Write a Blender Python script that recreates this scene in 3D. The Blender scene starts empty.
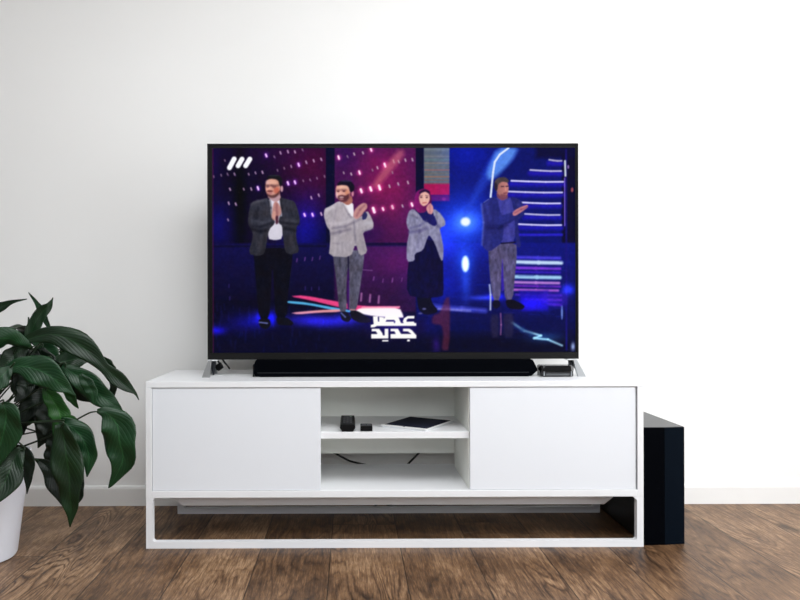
import bpy, bmesh, math, random
import numpy as np
from mathutils import Vector, Matrix
random.seed(7)
C = bpy.context.scene.collection
PI = math.pi

# ------------------------------------------------------------------ camera
CAMH = 0.797
FPX = 719.0                      # focal length in pixels of the 800x600 frame
cam_d = bpy.data.cameras.new('camera')
cam = bpy.data.objects.new('camera', cam_d); C.objects.link(cam)
cam_d.sensor_width = 36; cam_d.lens = FPX/800*36
cam_d.shift_x = (400-353.4)/800; cam_d.shift_y = 1/800
cam_d.clip_start = 0.02
CR = (Matrix.Rotation(-0.0043, 3, 'Z') @ Matrix.Rotation(PI/2, 3, 'X') @ Matrix.Rotation(-0.0022, 3, 'Z'))
cam.rotation_euler = CR.to_euler(); cam.location = (0, 0, CAMH)
bpy.context.scene.camera = cam
def U(px, py, Y):
    """point of the room at distance Y that the photograph shows at px,py"""
    d = CR @ Vector(((px-353.4)/FPX, -(py-301)/FPX, -1))
    return Vector((d.x/d.y*Y, Y, CAMH + d.z/d.y*Y))

# ------------------------------------------------------------------ helpers
def s2l(c):
    return tuple((v/12.92 if v <= .04045 else ((v+.055)/1.055)**2.4) for v in [x/255 for x in c])
def mat(name, rgb, rough=.5, metal=0, spec=.5, coat=0, bump=None, srgb=True):
    m = bpy.data.materials.new(name); m.use_nodes = True
    nt = m.node_tree; b = nt.nodes['Principled BSDF']
    c = s2l(rgb) if srgb else rgb
    b.inputs['Base Color'].default_value = (*c, 1)
    b.inputs['Roughness'].default_value = rough
    b.inputs['Metallic'].default_value = metal
    b.inputs['Specular IOR Level'].default_value = spec
    b.inputs['Coat Weight'].default_value = coat
    # fine procedural variation
    tc = nt.nodes.new('ShaderNodeTexCoord'); n = nt.nodes.new('ShaderNodeTexNoise')
    n.inputs['Scale'].default_value = bump[0] if bump else 60
    n.inputs['Detail'].default_value = 3
    nt.links.new(tc.outputs['Object'], n.inputs['Vector'])
    bp = nt.nodes.new('ShaderNodeBump'); bp.inputs['Strength'].default_value = bump[1] if bump else .02
    bp.inputs['Distance'].default_value = .001
    nt.links.new(n.outputs['Fac'], bp.inputs['Height']); nt.links.new(bp.outputs['Normal'], b.inputs['Normal'])
    return m

def add_box(bm, x0, x1, y0, y1, z0, z1, bev=0, seg=2):
    g = bmesh.ops.create_cube(bm, size=1)
    M = Matrix.Translation(((x0+x1)/2, (y0+y1)/2, (z0+z1)/2)) @ Matrix.Diagonal((x1-x0, y1-y0, z1-z0, 1))
    bmesh.ops.transform(bm, matrix=M, verts=g['verts'])
    if bev:
        es = list({e for v in g['verts'] for e in v.link_edges})
        bmesh.ops.bevel(bm, geom=es, offset=bev, segments=seg, profile=.5, affect='EDGES')
def add_prism(bm, pts, axis, a0, a1, bev=0):
    """pts 2D outline, extruded along axis ('x','y','z') from a0 to a1"""
    def P(p, a):
        return {'x': (a, p[0], p[1]), 'y': (p[0], a, p[1]), 'z': (p[0], p[1], a)}[axis]
    A = [bm.verts.new(P(p, a0)) for p in pts]; B = [bm.verts.new(P(p, a1)) for p in pts]
    fs = [bm.faces.new(A), bm.faces.new(B[::-1])]
    n = len(pts)
    for i in range(n):
        fs.append(bm.faces.new((A[i], B[i], B[(i+1) % n], A[(i+1) % n])))
    bmesh.ops.recalc_face_normals(bm, faces=fs)
    if bev:
        es = list({e for f in fs for e in f.edges})
        bmesh.ops.bevel(bm, geom=es, offset=bev, segments=2, profile=.5, affect='EDGES')
def add_lathe(bm, prof, cx, cy, seg=48):
    rings = []
    for r, z in prof:
        rings.append([bm.verts.new((cx+r*math.cos(2*PI*k/seg), cy+r*math.sin(2*PI*k/seg), z)) for k in range(seg)])
    for i in range(len(rings)-1):
        for k in range(seg):
            bm.faces.new((rings[i][k], rings[i][(k+1) % seg], rings[i+1][(k+1) % seg], rings[i+1][k]))
    bm.faces.new(rings[0][::-1]); bm.faces.new(rings[-1])
def catmull(pts, n):
    """n samples along a Catmull-Rom curve through tuples of any dimension"""
    P = [np.array(p, float) for p in pts]
    P = [2*P[0]-P[1]] + P + [2*P[-1]-P[-2]]
    out = []
    m = len(pts)-1
    for i in range(n):
        t = i/(n-1)*m; k = min(int(t), m-1); t -= k
        a, b, c, d = P[k:k+4]
        out.append(.5*((2*b)+(-a+c)*t+(2*a-5*b+4*c-d)*t*t+(-a+3*b-3*c+d)*t**3))
    return out
def add_tube(bm, pts, r, n=24, seg=8, r1=None):
    r1 = r if r1 is None else r1
    cs = [Vector(p) for p in catmull(pts, n)]
    rings = []; up = Vector((0, 0, 1))
    for i, c in enumerate(cs):
        t = (cs[min(i+1, n-1)]-cs[max(i-1, 0)]).normalized()
        s = t.cross(up) if abs(t.dot(up)) < .95 else t.cross(Vector((0, 1, 0)))
        s.normalize(); u = s.cross(t)
        rr = r+(r1-r)*i/(n-1)
        rings.append([bm.verts.new(c + s*rr*math.cos(2*PI*k/seg)+u*rr*math.sin(2*PI*k/seg)) for k in range(seg)])
    for i in range(n-1):
        for k in range(seg):
            bm.faces.new((rings[i][k], rings[i][(k+1) % seg], rings[i+1][(k+1) % seg], rings[i+1][k]))
    bm.faces.new(rings[0][::-1]); bm.faces.new(rings[-1])
def obj(name, bm, m, parent=None, smooth=False, label=None):
    bmesh.ops.recalc_face_normals(bm, faces=bm.faces[:])
    me = bpy.data.meshes.new(name); bm.to_mesh(me); bm.free()
    me.materials.append(m)
    if smooth:
        me.polygons.foreach_set('use_smooth', [True]*len(me.polygons))
        me.set_sharp_from_angle(angle=math.radians(40))
    o = bpy.data.objects.new(name, me); C.objects.link(o)
    if parent:
        # keep child coordinates local to the thing's base
        o.parent = parent
        root = parent
        off = Vector((0, 0, 0))
        while root is not None:
            off += Vector(root.location); root = root.parent
        o.location = -off
    if label: o['label'] = label
    return o
def rebase(o):
    """move an object's origin to the bottom centre of its mesh (world place unchanged)"""
    me = o.data
    co = np.empty(len(me.vertices)*3); me.vertices.foreach_get('co', co); co = co.reshape(-1, 3)
    c = Vector(((co[:, 0].min()+co[:, 0].max())/2, (co[:, 1].min()+co[:, 1].max())/2, co[:, 2].min()))
    me.transform(Matrix.Translation(-c)); o.location = Vector(o.location) + c
    return o
def thing(name, label, cat, loc, group=None):
    o = bpy.data.objects.new(name, None); C.objects.link(o); o.location = loc
    o.empty_display_size = .05
    return tag(o, label, cat, group)
def tag(o, label, cat, group=None):
    o['label'] = label; o['category'] = cat
    if group: o['group'] = group
    return o
def box_obj(name, m, parent, *a, bev=.001, label=None, **k):
    bm = bmesh.new(); add_box(bm, *a, bev=bev, **k); return obj(name, bm, m, parent, label=label)
def struct(name, bm, m):
    o = obj(name, bm, m); o['kind'] = 'structure'; return o

# ------------------------------------------------------------------ materials
def wall_material():
    m = bpy.data.materials.new('wall_paint'); m.use_nodes = True; nt = m.node_tree
    b = nt.nodes['Principled BSDF']; b.inputs['Roughness'].default_value = .75
    b.inputs['Specular IOR Level'].default_value = .25
    tc = nt.nodes.new('ShaderNodeTexCoord'); n = nt.nodes.new('ShaderNodeTexNoise')
    n.inputs['Scale'].default_value = 220; n.inputs['Detail'].default_value = 4
    n2 = nt.nodes.new('ShaderNodeTexNoise'); n2.inputs['Scale'].default_value = 1.3
    r = nt.nodes.new('ShaderNodeValToRGB')
    r.color_ramp.elements[0].color = (.80, .80, .79, 1); r.color_ramp.elements[1].color = (.86, .86, .85, 1)
    nt.links.new(tc.outputs['Object'], n.inputs['Vector']); nt.links.new(tc.outputs['Object'], n2.inputs['Vector'])
    nt.links.new(n2.outputs['Fac'], r.inputs['Fac']); nt.links.new(r.outputs['Color'], b.inputs['Base Color'])
    bp = nt.nodes.new('ShaderNodeBump'); bp.inputs['Strength'].default_value = .05; bp.inputs['Distance'].default_value = .001
    nt.links.new(n.outputs['Fac'], bp.inputs['Height']); nt.links.new(bp.outputs['Normal'], b.inputs['Normal'])
    return m
M_wall = wall_material()
M_walld = mat('unseen_wall_grey', (150, 152, 154), .8, spec=.2)  # grey put on the unseen walls to cut bounced light
M_base = mat('baseboard_paint', (232, 232, 230), .4)
M_white = mat('white_lacquer', (221, 222, 224), .35, spec=.4)
M_door = mat('white_satin_door', (217, 220, 225), .3, spec=.4)
M_inner = mat('white_laminate_interior', (240, 242, 236), .5, spec=.3)
M_frame = mat('white_powder_coat', (222, 223, 226), .4)
M_black = mat('black_plastic', (8, 8, 10), .5, spec=.15)
M_gloss = mat('black_gloss_plastic', (8, 8, 9), .08, spec=.6)
M_bezel = mat('dark_anodised_bezel', (11, 11, 11), .5, spec=.2)
M_cloth = mat('black_speaker_cloth', (2, 3, 6), .95, spec=.03, bump=(900, .6))
M_spk = mat('black_satin_cabinet', (20, 21, 24), .35, spec=.5)
M_side = mat('dark_blue_black_cloth', (4, 11, 20), .8, spec=.04, bump=(900, .5))
M_silver = mat('brushed_silver', (176, 180, 184), .28, metal=1)
M_silver2 = mat('pale_silver', (224, 226, 228), .35, metal=.4)
M_dark = mat('charcoal_metal', (40, 42, 46), .35, metal=.6)
M_tabglass = mat('dark_tablet_glass', (30, 32, 48), .6, spec=.03)
M_tabbody = mat('white_tablet_front', (238, 238, 238), .3)
M_rubber = mat('grey_button_rubber', (70, 72, 78), .6)
M_cable = mat('black_cable_rubber', (16, 16, 18), .55)
M_pot = mat('white_pot_ceramic', (226, 229, 238), .35)
M_soil = mat('dark_soil', (38, 28, 20), .95, bump=(80, 1))
M_stalk = mat('dark_green_stalk', (24, 44, 20), .5)

def floor_material():
    m = bpy.data.materials.new('oak_planks'); m.use_nodes = True; nt = m.node_tree; N = nt.nodes; L = nt.links
    b = N['Principled BSDF']
    def math_(op, a, bb=None, c=None):
        n = N.new('ShaderNodeMath'); n.operation = op
        for i, v in enumerate((a, bb, c)):
            if v is None: continue
            if isinstance(v, (int, float)): n.inputs[i].default_value = v
            else: L.new(v, n.inputs[i])
        return n.outputs[0]
    def noise(vec, sc, det=4, rough=.6, dist=0):
        n = N.new('ShaderNodeTexNoise'); n.inputs['Scale'].default_value = sc; n.inputs['Detail'].default_value = det
        n.inputs['Roughness'].default_value = rough; n.inputs['Distortion'].default_value = dist
        L.new(vec, n.inputs['Vector']); return n.outputs['Fac']
    def comb(x, y, z):
        n = N.new('ShaderNodeCombineXYZ')
        for i, v in enumerate((x, y, z)):
            if isinstance(v, (int, float)): n.inputs[i].default_value = v
            else: L.new(v, n.inputs[i])
        return n.outputs[0]
    def ramp(f, stops):
        r = N.new('ShaderNodeValToRGB'); e = r.color_ramp.elements
        while len(e) < len(stops): e.new(.5)
        for i, (p, c) in enumerate(stops):
            e[i].position = p; e[i].color = (*s2l(c), 1) if not isinstance(c, (int, float)) else (c, c, c, 1)
        L.new(f, r.inputs['Fac']); return r.outputs['Color']
    tc = N.new('ShaderNodeTexCoord'); sp = N.new('ShaderNodeSeparateXYZ'); L.new(tc.outputs['Object'], sp.inputs[0])
    X, Y = sp.outputs[0], sp.outputs[1]
    W = .2241
    u = math_('DIVIDE', math_('ADD', X, .0644+W*30), W)
    pid = math_('FLOOR', u); fu = math_('FRACT', u)
    wn = N.new('ShaderNodeTexWhiteNoise'); wn.noise_dimensions = '1D'; L.new(pid, wn.inputs['W']); rnd = wn.outputs['Value']
    # end joints, long boards
    LB = 2.4
    v = math_('DIVIDE', math_('ADD', Y, math_('MULTIPLY_ADD', rnd, 2.2, 20.0)), LB)
    fv = math_('FRACT', v); vid = math_('FLOOR', v)
    wn2 = N.new('ShaderNodeTexWhiteNoise'); wn2.noise_dimensions = '2D'
    L.new(comb(pid, vid, 0), wn2.inputs['Vector']); rnd2 = wn2.outputs['Value']
    off = math_('MULTIPLY', rnd2, 37.0)
    # cathedral grain: contour lines of a stretched, warped height field
    warp = noise(comb(math_('ADD', math_('MULTIPLY', X, 6.0), off), math_('MULTIPLY', Y, 1.0), off), 1.0, 2, .5, .6)
    warp2 = noise(comb(math_('ADD', math_('MULTIPLY', X, 30.0), off), math_('MULTIPLY', Y, 6), off), 1.0, 3, .6)
    h = math_('ADD', math_('MULTIPLY', warp, 22.0), math_('MULTIPLY', warp2, 1.6))
    rings = math_('ABSOLUTE', math_('SUBTRACT', math_('FRACT', h), .5))     # 0..0.5
    rings = math_('MULTIPLY', rings, 2.0)
    zone = noise(comb(math_('ADD', math_('MULTIPLY', X, 2.5), off), math_('MULTIPLY', Y, 2.2), off), 1.0, 2)
    fib = noise(comb(math_('ADD', math_('MULTIPLY', X, 190), off), math_('MULTIPLY', Y, 9), off), 1.0, 6, .7)
    fib2 = noise(comb(math_('ADD', math_('MULTIPLY', X, 420), off), math_('MULTIPLY', Y, 32), off), 1.0, 4, .7)
    blot = noise(comb(math_('ADD', math_('MULTIPLY', X, 9), off), math_('MULTIPLY', Y, 5), off), 1.0, 4, .6)
    ringm = math_('POWER', rings, 3.0)
    rz = math_('MULTIPLY', ringm, math_('MULTIPLY', math_('SUBTRACT', zone, .33), 2.6))
    f = math_('ADD', math_('MULTIPLY', fib, .64), math_('MULTIPLY', blot, .46))
    f = math_('ADD', f, math_('MULTIPLY', fib2, .42))
    f = math_('SUBTRACT', f, math_('MULTIPLY', rz, .27))
    f = math_('ADD', f, math_('MULTIPLY', math_('SUBTRACT', rnd2, .5), .14))
    col = ramp(f, [(.37, (18, 11, 6)), (.50, (48, 32, 20)), (.64, (79, 56, 37)), (.78, (112, 84, 59)), (.95, (160, 130, 100))])
    # dark blotches / knots
    kn = noise(comb(math_('ADD', math_('MULTIPLY', X, 7), off), math_('MULTIPLY', Y, 4.5), 3.3), 1.0, 3, .6)
    kf = ramp(kn, [(.60, 1.0), (.76, .42)])
    mx = N.new('ShaderNodeMix'); mx.data_type = 'RGBA'; mx.blend_type = 'MULTIPLY'; mx.inputs[0].default_value = 1
    L.new(col, mx.inputs[6]); L.new(kf, mx.inputs[7])
    # seams
    e1 = math_('MINIMUM', fu, math_('SUBTRACT', 1.0, fu)); e1 = math_('MULTIPLY', e1, W)
    e2 = math_('MINIMUM', fv, math_('SUBTRACT', 1.0, fv)); e2 = math_('MULTIPLY', e2, LB)
    e = math_('MINIMUM', e1, e2)
    seam = ramp(math_('DIVIDE', e, .0026), [(.25, .16), (1, 1.0)])
    mx2 = N.new('ShaderNodeMix'); mx2.data_type = 'RGBA'; mx2.blend_type = 'MULTIPLY'; mx2.inputs[0].default_value = 1
    L.new(mx.outputs[2], mx2.inputs[6]); L.new(seam, mx2.inputs[7])
    L.new(mx2.outputs[2], b.inputs['Base Color'])
    rg = math_('MULTIPLY_ADD', fib, .20, .34); L.new(rg, b.inputs['Roughness'])
    b.inputs['Specular IOR Level'].default_value = .3
    bp = N.new('ShaderNodeBump'); bp.inputs['Strength'].default_value = .35; bp.inputs['Distance'].default_value = .0012
    hh = math_('ADD', math_('MULTIPLY', f, .5), math_('MINIMUM', math_('DIVIDE', e, .003), 1.0))
    L.new(hh, bp.inputs['Height']); L.new(bp.outputs['Normal'], b.inputs['Normal'])
    return m
M_floor = floor_material()

# ------------------------------------------------------------------ room
YW = 2.82; XL, XR, YB, ZC = -2.6, 2.4, -2.2, 2.6
bm = bmesh.new(); add_box(bm, XL, XR, YB, YW, -.05, 0); struct('floor', bm, M_floor)
bm = bmesh.new(); add_box(bm, XL-.1, XR+.1, YW, YW+.1, -.05, ZC+.05); struct('wall_back', bm, M_wall)
bm = bmesh.new(); add_box(bm, XL-.1, XL, YB-.1, YW, -.05, ZC+.05); struct('wall_left', bm, M_walld)
KX0, KX1, KY0, KY1 = -.8, 1.5, -.4, 1.1      # ceiling opening added for an overhead light
bm = bmesh.new()
add_box(bm, XL, XR, YB, KY0, ZC, ZC+.05); add_box(bm, XL, XR, KY1, YW, ZC, ZC+.05)
add_box(bm, XL, KX0, KY0, KY1, ZC, ZC+.05); add_box(bm, KX1, XR, KY0, KY1, ZC, ZC+.05)
struct('ceiling', bm, M_wall)
# right wall with a tall window opening
WY0, WY1, WZ0, WZ1 = 0.3, 2.4, .35, 2.4
bm = bmesh.new()
add_box(bm, XR, XR+.1, YB-.1, WY0, -.05, ZC+.05); add_box(bm, XR, XR+.1, WY1, YW, -.05, ZC+.05)
add_box(bm, XR, XR+.1, WY0, WY1, -.05, WZ0); add_box(bm, XR, XR+.1, WY0, WY1, WZ1, ZC+.05)
struct('wall_right', bm, M_wall)
# wall behind the camera, also with a window
FX0, FX1, FZ0, FZ1 = -.9, 1.7, 1.55, 2.45
bm = bmesh.new()
add_box(bm, XL, FX0, YB-.1, YB, -.05, ZC+.05); add_box(bm, FX1, XR, YB-.1, YB, -.05, ZC+.05)
add_box(bm, FX0, FX1, YB-.1, YB, -.05, FZ0); add_box(bm, FX0, FX1, YB-.1, YB, FZ1, ZC+.05)
struct('wall_front', bm, M_walld)
def baseboard(name, pts, axis, a0, a1):
    bm = bmesh.new(); add_prism(bm, pts, axis, a0, a1); struct(name, bm, M_base)
baseboard('baseboard_back', [(YW, 0), (YW-.014, 0), (YW-.014, .066), (YW-.011, .073), (YW-.004, .077), (YW, .077)], 'x', XL, XR)
baseboard('baseboard_left', [(XL, 0), (XL+.014, 0), (XL+.014, .066), (XL+.004, .077), (XL, .077)], 'y', YB, YW-.014)
baseboard('baseboard_right', [(XR, 0), (XR-.014, 0), (XR-.014, .066), (XR-.004, .077), (XR, .077)], 'y', YB, YW-.014)
# window frames (mullions)
def window(name, horiz, a0, a1, z0, z1, fixed):
    bm = bmesh.new(); t = .05
    def bx(p0, p1, q0, q1):
        if horiz: add_box(bm, p0, p1, fixed-.07, fixed-.03, q0, q1)
        else: add_box(bm, fixed+.03, fixed+.07, p0, p1, q0, q1)
    bx(a0, a1, z0, z0+t); bx(a0, a1, z1-t, z1); bx(a0, a0+t, z0+t, z1-t); bx(a1-t, a1, z0+t, z1-t)
    c = (a0+a1)/2; bx(c-t/2, c+t/2, z0+t, z1-t)
    struct(name, bm, M_frame)
window('window_1', False, WY0, WY1, WZ0, WZ1, XR)
window('window_2', True, FX0, FX1, FZ0, FZ1, YB)

# ------------------------------------------------------------------ daylight and added overhead light
def area(name, loc, rot, sx, sy, power, col):
    l = bpy.data.lights.new(name, 'AREA'); l.shape = 'RECTANGLE'; l.size = sx; l.size_y = sy
    l.energy = power; l.color = col
    o = bpy.data.objects.new(name, l); C.objects.link(o); o.location = loc; o.rotation_euler = rot
area('daylight_side', (XR+.12, (WY0+WY1)/2, (WZ0+WZ1)/2), (0, PI/2, 0), WZ1-WZ0, WY1-WY0, 80, (.97, .985, 1))
area('added_overhead_light', ((KX0+KX1)/2, (KY0+KY1)/2, ZC+.06), (0, 0, 0), KX1-KX0, KY1-KY0, 104, (.96, .98, 1))  # added from above so the floor under the cabinet stays dark
area('daylight_front', ((FX0+FX1)/2, YB-.12, (FZ0+FZ1)/2), (-PI/2+PI, 0, 0), FX1-FX0, FZ1-FZ0, 44, (.94, .975, 1))
w = bpy.data.worlds.new('world'); bpy.context.scene.world = w; w.use_nodes = True
nt = w.node_tree
sky = nt.nodes.new('ShaderNodeTexSky'); sky.sky_type = 'HOSEK_WILKIE'; sky.turbidity = 4
nt.links.new(sky.outputs[0], nt.nodes['Background'].inputs[0]); nt.nodes['Background'].inputs[1].default_value = .6

# ------------------------------------------------------------------ TV stand
SX0, SX1, SY0, SY1 = -.6607, .947, 2.32, 2.72
ZT = .538; TP = .0195; ZB0, ZB1 = .163, .185
st = thing('tv_stand', 'long low white cabinet on metal frame legs under the television', 'tv stand', ((SX0+SX1)/2, (SY0+SY1)/2, 0))
box_obj('top_panel', M_white, st, SX0, SX1, SY0, SY1, ZT-TP, ZT, bev=.0012)
for x0, x1 in ((SX0, SX0+TP), (SX1-TP, SX1)):
    box_obj('side_panel', M_white, st, x0, x1, SY0, SY1, ZB0, ZT-TP, bev=.0008)
box_obj('bottom_panel', M_white, st, SX0+TP, SX1-TP, SY0, 2.70, ZB0, ZB1, bev=.0012)
IX0, IX1 = -.112, .384
YBK = 2.655
zi0, zi1 = ZB1, ZT-TP
for x0, x1 in ((IX0-.016, IX0), (IX1, IX1+.016)):
    box_obj('divider', M_inner, st, x0, x1, SY0+.021, YBK, zi0, zi1, bev=.0005)
# back panel: upper board, the slot beneath it is open for cables in the middle bay
bm = bmesh.new()
add_box(bm, SX0+TP, SX1-TP, YBK, YBK+.006, .2346, zi1)
add_box(bm, SX0+TP, IX0-.016, YBK, YBK+.006, zi0, .2346); add_box(bm, IX1+.016, SX1-TP, YBK, YBK+.006, zi0, .2346)
obj('back_panel', bm, M_inner, st)
ZS1 = .3715; ZS0 = .3495
box_obj('shelf', M_white, st, IX0, IX1, SY0+.016, YBK, ZS0, ZS1, bev=.0012)
DX0, DX1 = U(320.6, 440, 2.325).x, U(470, 440, 2.325).x
box_obj('door', M_door, st, SX0+TP+.0015, DX0, SY0+.004, SY0+.020, ZB1+.001, ZT-TP-.0018, bev=.0008)
box_obj('door', M_door, st, DX1, SX1-TP-.0045, SY0+.004, SY0+.020, ZB1+.001, ZT-TP-.0018, bev=.0008)
# slanted support tray under the cabinet floor
bm = bmesh.new()
add_prism(bm, [(-.598, ZB0), (.892, ZB0), (.892, .128), (.862, .1045), (-.570, .1045), (-.598, .128)], 'y', 2.44, 2.60, bev=.001)
obj('support_tray', bm, M_white, st)
# metal frames: front and rear rectangles with small corner gussets
def frame(y0, y1, ins=0):
    t = .0215; bm = bmesh.new(); a, b = SX0+.0005+ins, SX1-ins
    # one welded ring
    o = [(a, 0), (b, 0), (b, ZB0), (a, ZB0)]; r = .005
    i = [(a+t, t+r), (a+t+r, t), (b-t-r, t), (b-t, t+r), (b-t, ZB0-.006-r), (b-t-.012, ZB0-.006), (a+t+.006, ZB0-.006), (a+t, ZB0-.006-r)]
    def quad(ps): add_prism(bm, ps, 'y', y0, y1)
    quad([(a, 0), (b, 0), (b, t), (a, t)])
    quad([(a, t), (a+t, t), (a+t, ZB0), (a, ZB0)])
    quad([(b-t, t), (b, t), (b, ZB0), (b-t, ZB0)])
    quad([(a+t, t), (a+t+r, t), (a+t, t+r)])
    quad([(b-t-r, t), (b-t, t), (b-t, t+r)])
    quad([(b-t-.012, ZB0), (b-t, ZB0-.012), (b-t, ZB0)])
    quad([(a+t, ZB0), (a+t, ZB0-.008), (a+t+.008, ZB0)])
    return obj('frame_leg', bm, M_frame, st)
frame(SY0+.001, SY0+.0225); frame(SY1-.0225, SY1-.001, .011)

# ------------------------------------------------------------------ television
TX0, TX1 = -.4955, .7940; TZ0, TZ1 = .5945, 1.344; TY = 2.50
tv = thing('television', 'large flat television with black frame showing four people on a stage', 'television', ((TX0+TX1)/2, TY+.02, ZT))
bm = bmesh.new()
add_box(bm, TX0+.003, TX1-.003, TY+.012, TY+.036, TZ0+.003, TZ1-.003, bev=.004)
add_prism(bm, [(TY+.034, TZ0+.02), (TY+.062, TZ0+.05), (TY+.062, TZ0+.36), (TY+.034, TZ0+.46)], 'x', TX0+.12, TX1-.12, bev=.003)
obj('back_housing', bm, M_black, tv)
PX0, PX1, PZ0, PZ1 = U(212.2, 250, TY).x, U(575.4, 250, TY).x, U(394, 352.4, TY).z, U(394, 147.8, TY).z
bm = bmesh.new()    # bezel ring, screen sits just inside
def ring(bm, x0, x1, z0, z1, X0, X1, Z0, Z1, y0, y1):
    for s in ((X0, X1, z1, Z1), (X0, X1, Z0, z0), (X0, x0, z0, z1), (x1, X1, z0, z1)):
        add_box(bm, s[0], s[1], y0, y1, s[2], s[3])
ring(bm, TX0+.0045, TX1-.0045, TZ0+.0215, TZ1-.0045, TX0, TX1, TZ0, TZ1, TY-.003, TY+.013)
obj('bezel', bm, M_bezel, tv)
bm = bmesh.new()
ring(bm, PX0, PX1, PZ0, PZ1, TX0+.0045, TX1-.0045, TZ0+.0215, TZ1-.0045, TY+.0005, TY+.011)
obj('inner_border', bm, M_black, tv)

# ---- the picture on the screen, drawn in the frame of the photograph (pixels)
SCL = 2.0
GX0, GX1, GY0, GY1 = 212.2, 575.4, 147.8, 352.4
NW, NH = int((GX1-GX0)*SCL)+1, int((GY1-GY0)*SCL)+1
gx = np.linspace(GX0, GX1, NW); gy = np.linspace(GY0, GY1, NH)
QX, QY = np.meshgrid(gx, gy)
IMG = np.zeros((NH, NW, 3)); rng = np.random.default_rng(3)
def col(c): return np.array(c, float)
def smoothnoise(sx, sy, seed):
    r = np.random.default_rng(seed)
    h, w_ = int((GY1-GY0)/sy)+3, int((GX1-GX0)/sx)+3
    g = r.random((h, w_))
    fx = (QX-GX0)/sx; fy = (QY-GY0)/sy
    ix = fx.astype(int); iy = fy.astype(int); tx = fx-ix; ty = fy-iy
    tx = tx*tx*(3-2*tx); ty = ty*ty*(3-2*ty)
    return (g[iy, ix]*(1-tx)+g[iy, ix+1]*tx)*(1-ty)+(g[iy+1, ix]*(1-tx)+g[iy+1, ix+1]*tx)*ty
def win(x0, x1, y0, y1):
    a = max(0, int((x0-GX0)*SCL)-1); b = min(NW, int((x1-GX0)*SCL)+3)
    c = max(0, int((y0-GY0)*SCL)-1); d = min(NH, int((y1-GY0)*SCL)+3)
    return slice(c, max(c, d)), slice(a, max(a, b))
def blend(sl, cov, c):
    IMG[sl] = IMG[sl]*(1-cov[..., None]) + (c if isinstance(c, np.ndarray) and c.ndim == 3 else col(c))*cov[..., None]
def sdf_poly(x, y, P):
    P = np.array(P, float); n = len(P); d = np.full(x.shape, 1e9); ins = np.zeros(x.shape, bool)
    for i in range(n):
        ax, ay = P[i]; bx, by = P[(i+1) % n]
        ex, ey = bx-ax, by-ay; L2 = ex*ex+ey*ey+1e-9
        t = np.clip(((x-ax)*ex+(y-ay)*ey)/L2, 0, 1)
        d = np.minimum(d, np.hypot(x-ax-t*ex, y-ay-t*ey))
        c = ((ay > y) != (by > y))
        with np.errstate(divide='ignore', invalid='ignore'):
            xi = ax+(y-ay)/(by-ay if by != ay else 1e-9)*ex
        ins ^= c & (x < xi)
    return np.where(ins, -d, d)
def rounded(P, k=2):
    P = [np.array(p, float) for p in P]
    for _ in range(k):
        Q = []
        for i in range(len(P)):
            a, b = P[i], P[(i+1) % len(P)]
            Q += [a*.8+b*.2, a*.2+b*.8]
        P = Q
    return P
def poly(P, c, soft=.8, a=1, rnd=1, hz=0, vt=0, tex=0):
    """filled outline; hz / vt brighten across / down the shape, tex adds cloth folds"""
    if rnd: P = rounded(P, rnd)
    A = np.array(P); x0, y0 = A.min(0); x1, y1 = A.max(0)
    sl = win(x0-soft*2, x1+soft*2, y0-soft*2, y1+soft*2)
    x, y = QX[sl], QY[sl]
    if x.size == 0: return
    cov = np.clip(.5-sdf_poly(x, y, P)/soft, 0, 1)*a
    f = 1+hz*((x-x0)/(x1-x0+1e-6)-.5)*2+vt*((y-y0)/(y1-y0+1e-6)-.5)*2
    if tex: f = f+tex*(FOLD[sl]-.5)*2
    blend(sl, cov, np.clip(f, 0, 3)[..., None]*col(c))
def ell(cx, cy, rx, ry, c, soft=.8, a=1, hz=0, vt=0):
    P = [(cx+rx*math.cos(t), cy+ry*math.sin(t)) for t in np.linspace(0, 2*PI, 17)[:-1]]
    poly(P, c, soft, a, 0, hz, vt)
def line(p, q, w_, c, soft=.8, a=1):
    m = w_/2+soft+1
    sl = win(min(p[0], q[0])-m, max(p[0], q[0])+m, min(p[1], q[1])-m, max(p[1], q[1])+m)
    x, y = QX[sl], QY[sl]; ex, ey = q[0]-p[0], q[1]-p[1]
    t = np.clip(((x-p[0])*ex+(y-p[1])*ey)/(ex*ex+ey*ey+1e-9), 0, 1)
    d = np.hypot(x-p[0]-t*ex, y-p[1]-t*ey)
    blend(sl, np.clip(.5-(d-w_/2)/soft, 0, 1)*a, c)
def plines(ps, w_, c, **k):
    if sum(c) < 420 and k.get('a', 1) < 1 and w_ <= 1.5: w_ *= 1.7; k = dict(k, soft=2.2, a=k['a']*.75)
    for p, q in zip(ps, ps[1:]): line(p, q, w_, c, **k)
def glow(cx, cy, rx, ry, c, ang=0, k=1):
    global IMG
    ca, sa = math.cos(ang), math.sin(ang)
    dx, dy = QX-cx, QY-cy; u = dx*ca+dy*sa; v = -dx*sa+dy*ca
    IMG += (np.exp(-(u/rx)**2-(v/ry)**2)*k)[..., None]*col(c)
def Z(o, s=4.0):                     # converter from a magnified view's coordinates
    return lambda *p: [(o[0]+a/s, o[1]+b/s) for a, b in p]
FOLD = .6*smoothnoise(2.2, 6, 11)+.4*smoothnoise(1.2, 2.5, 12)
zA = Z((200, 135)); zB = Z((390, 135)); zC = Z((200, 250)); zD = Z((390, 250)); zT = Z((360, 310), 11.43)

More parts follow.
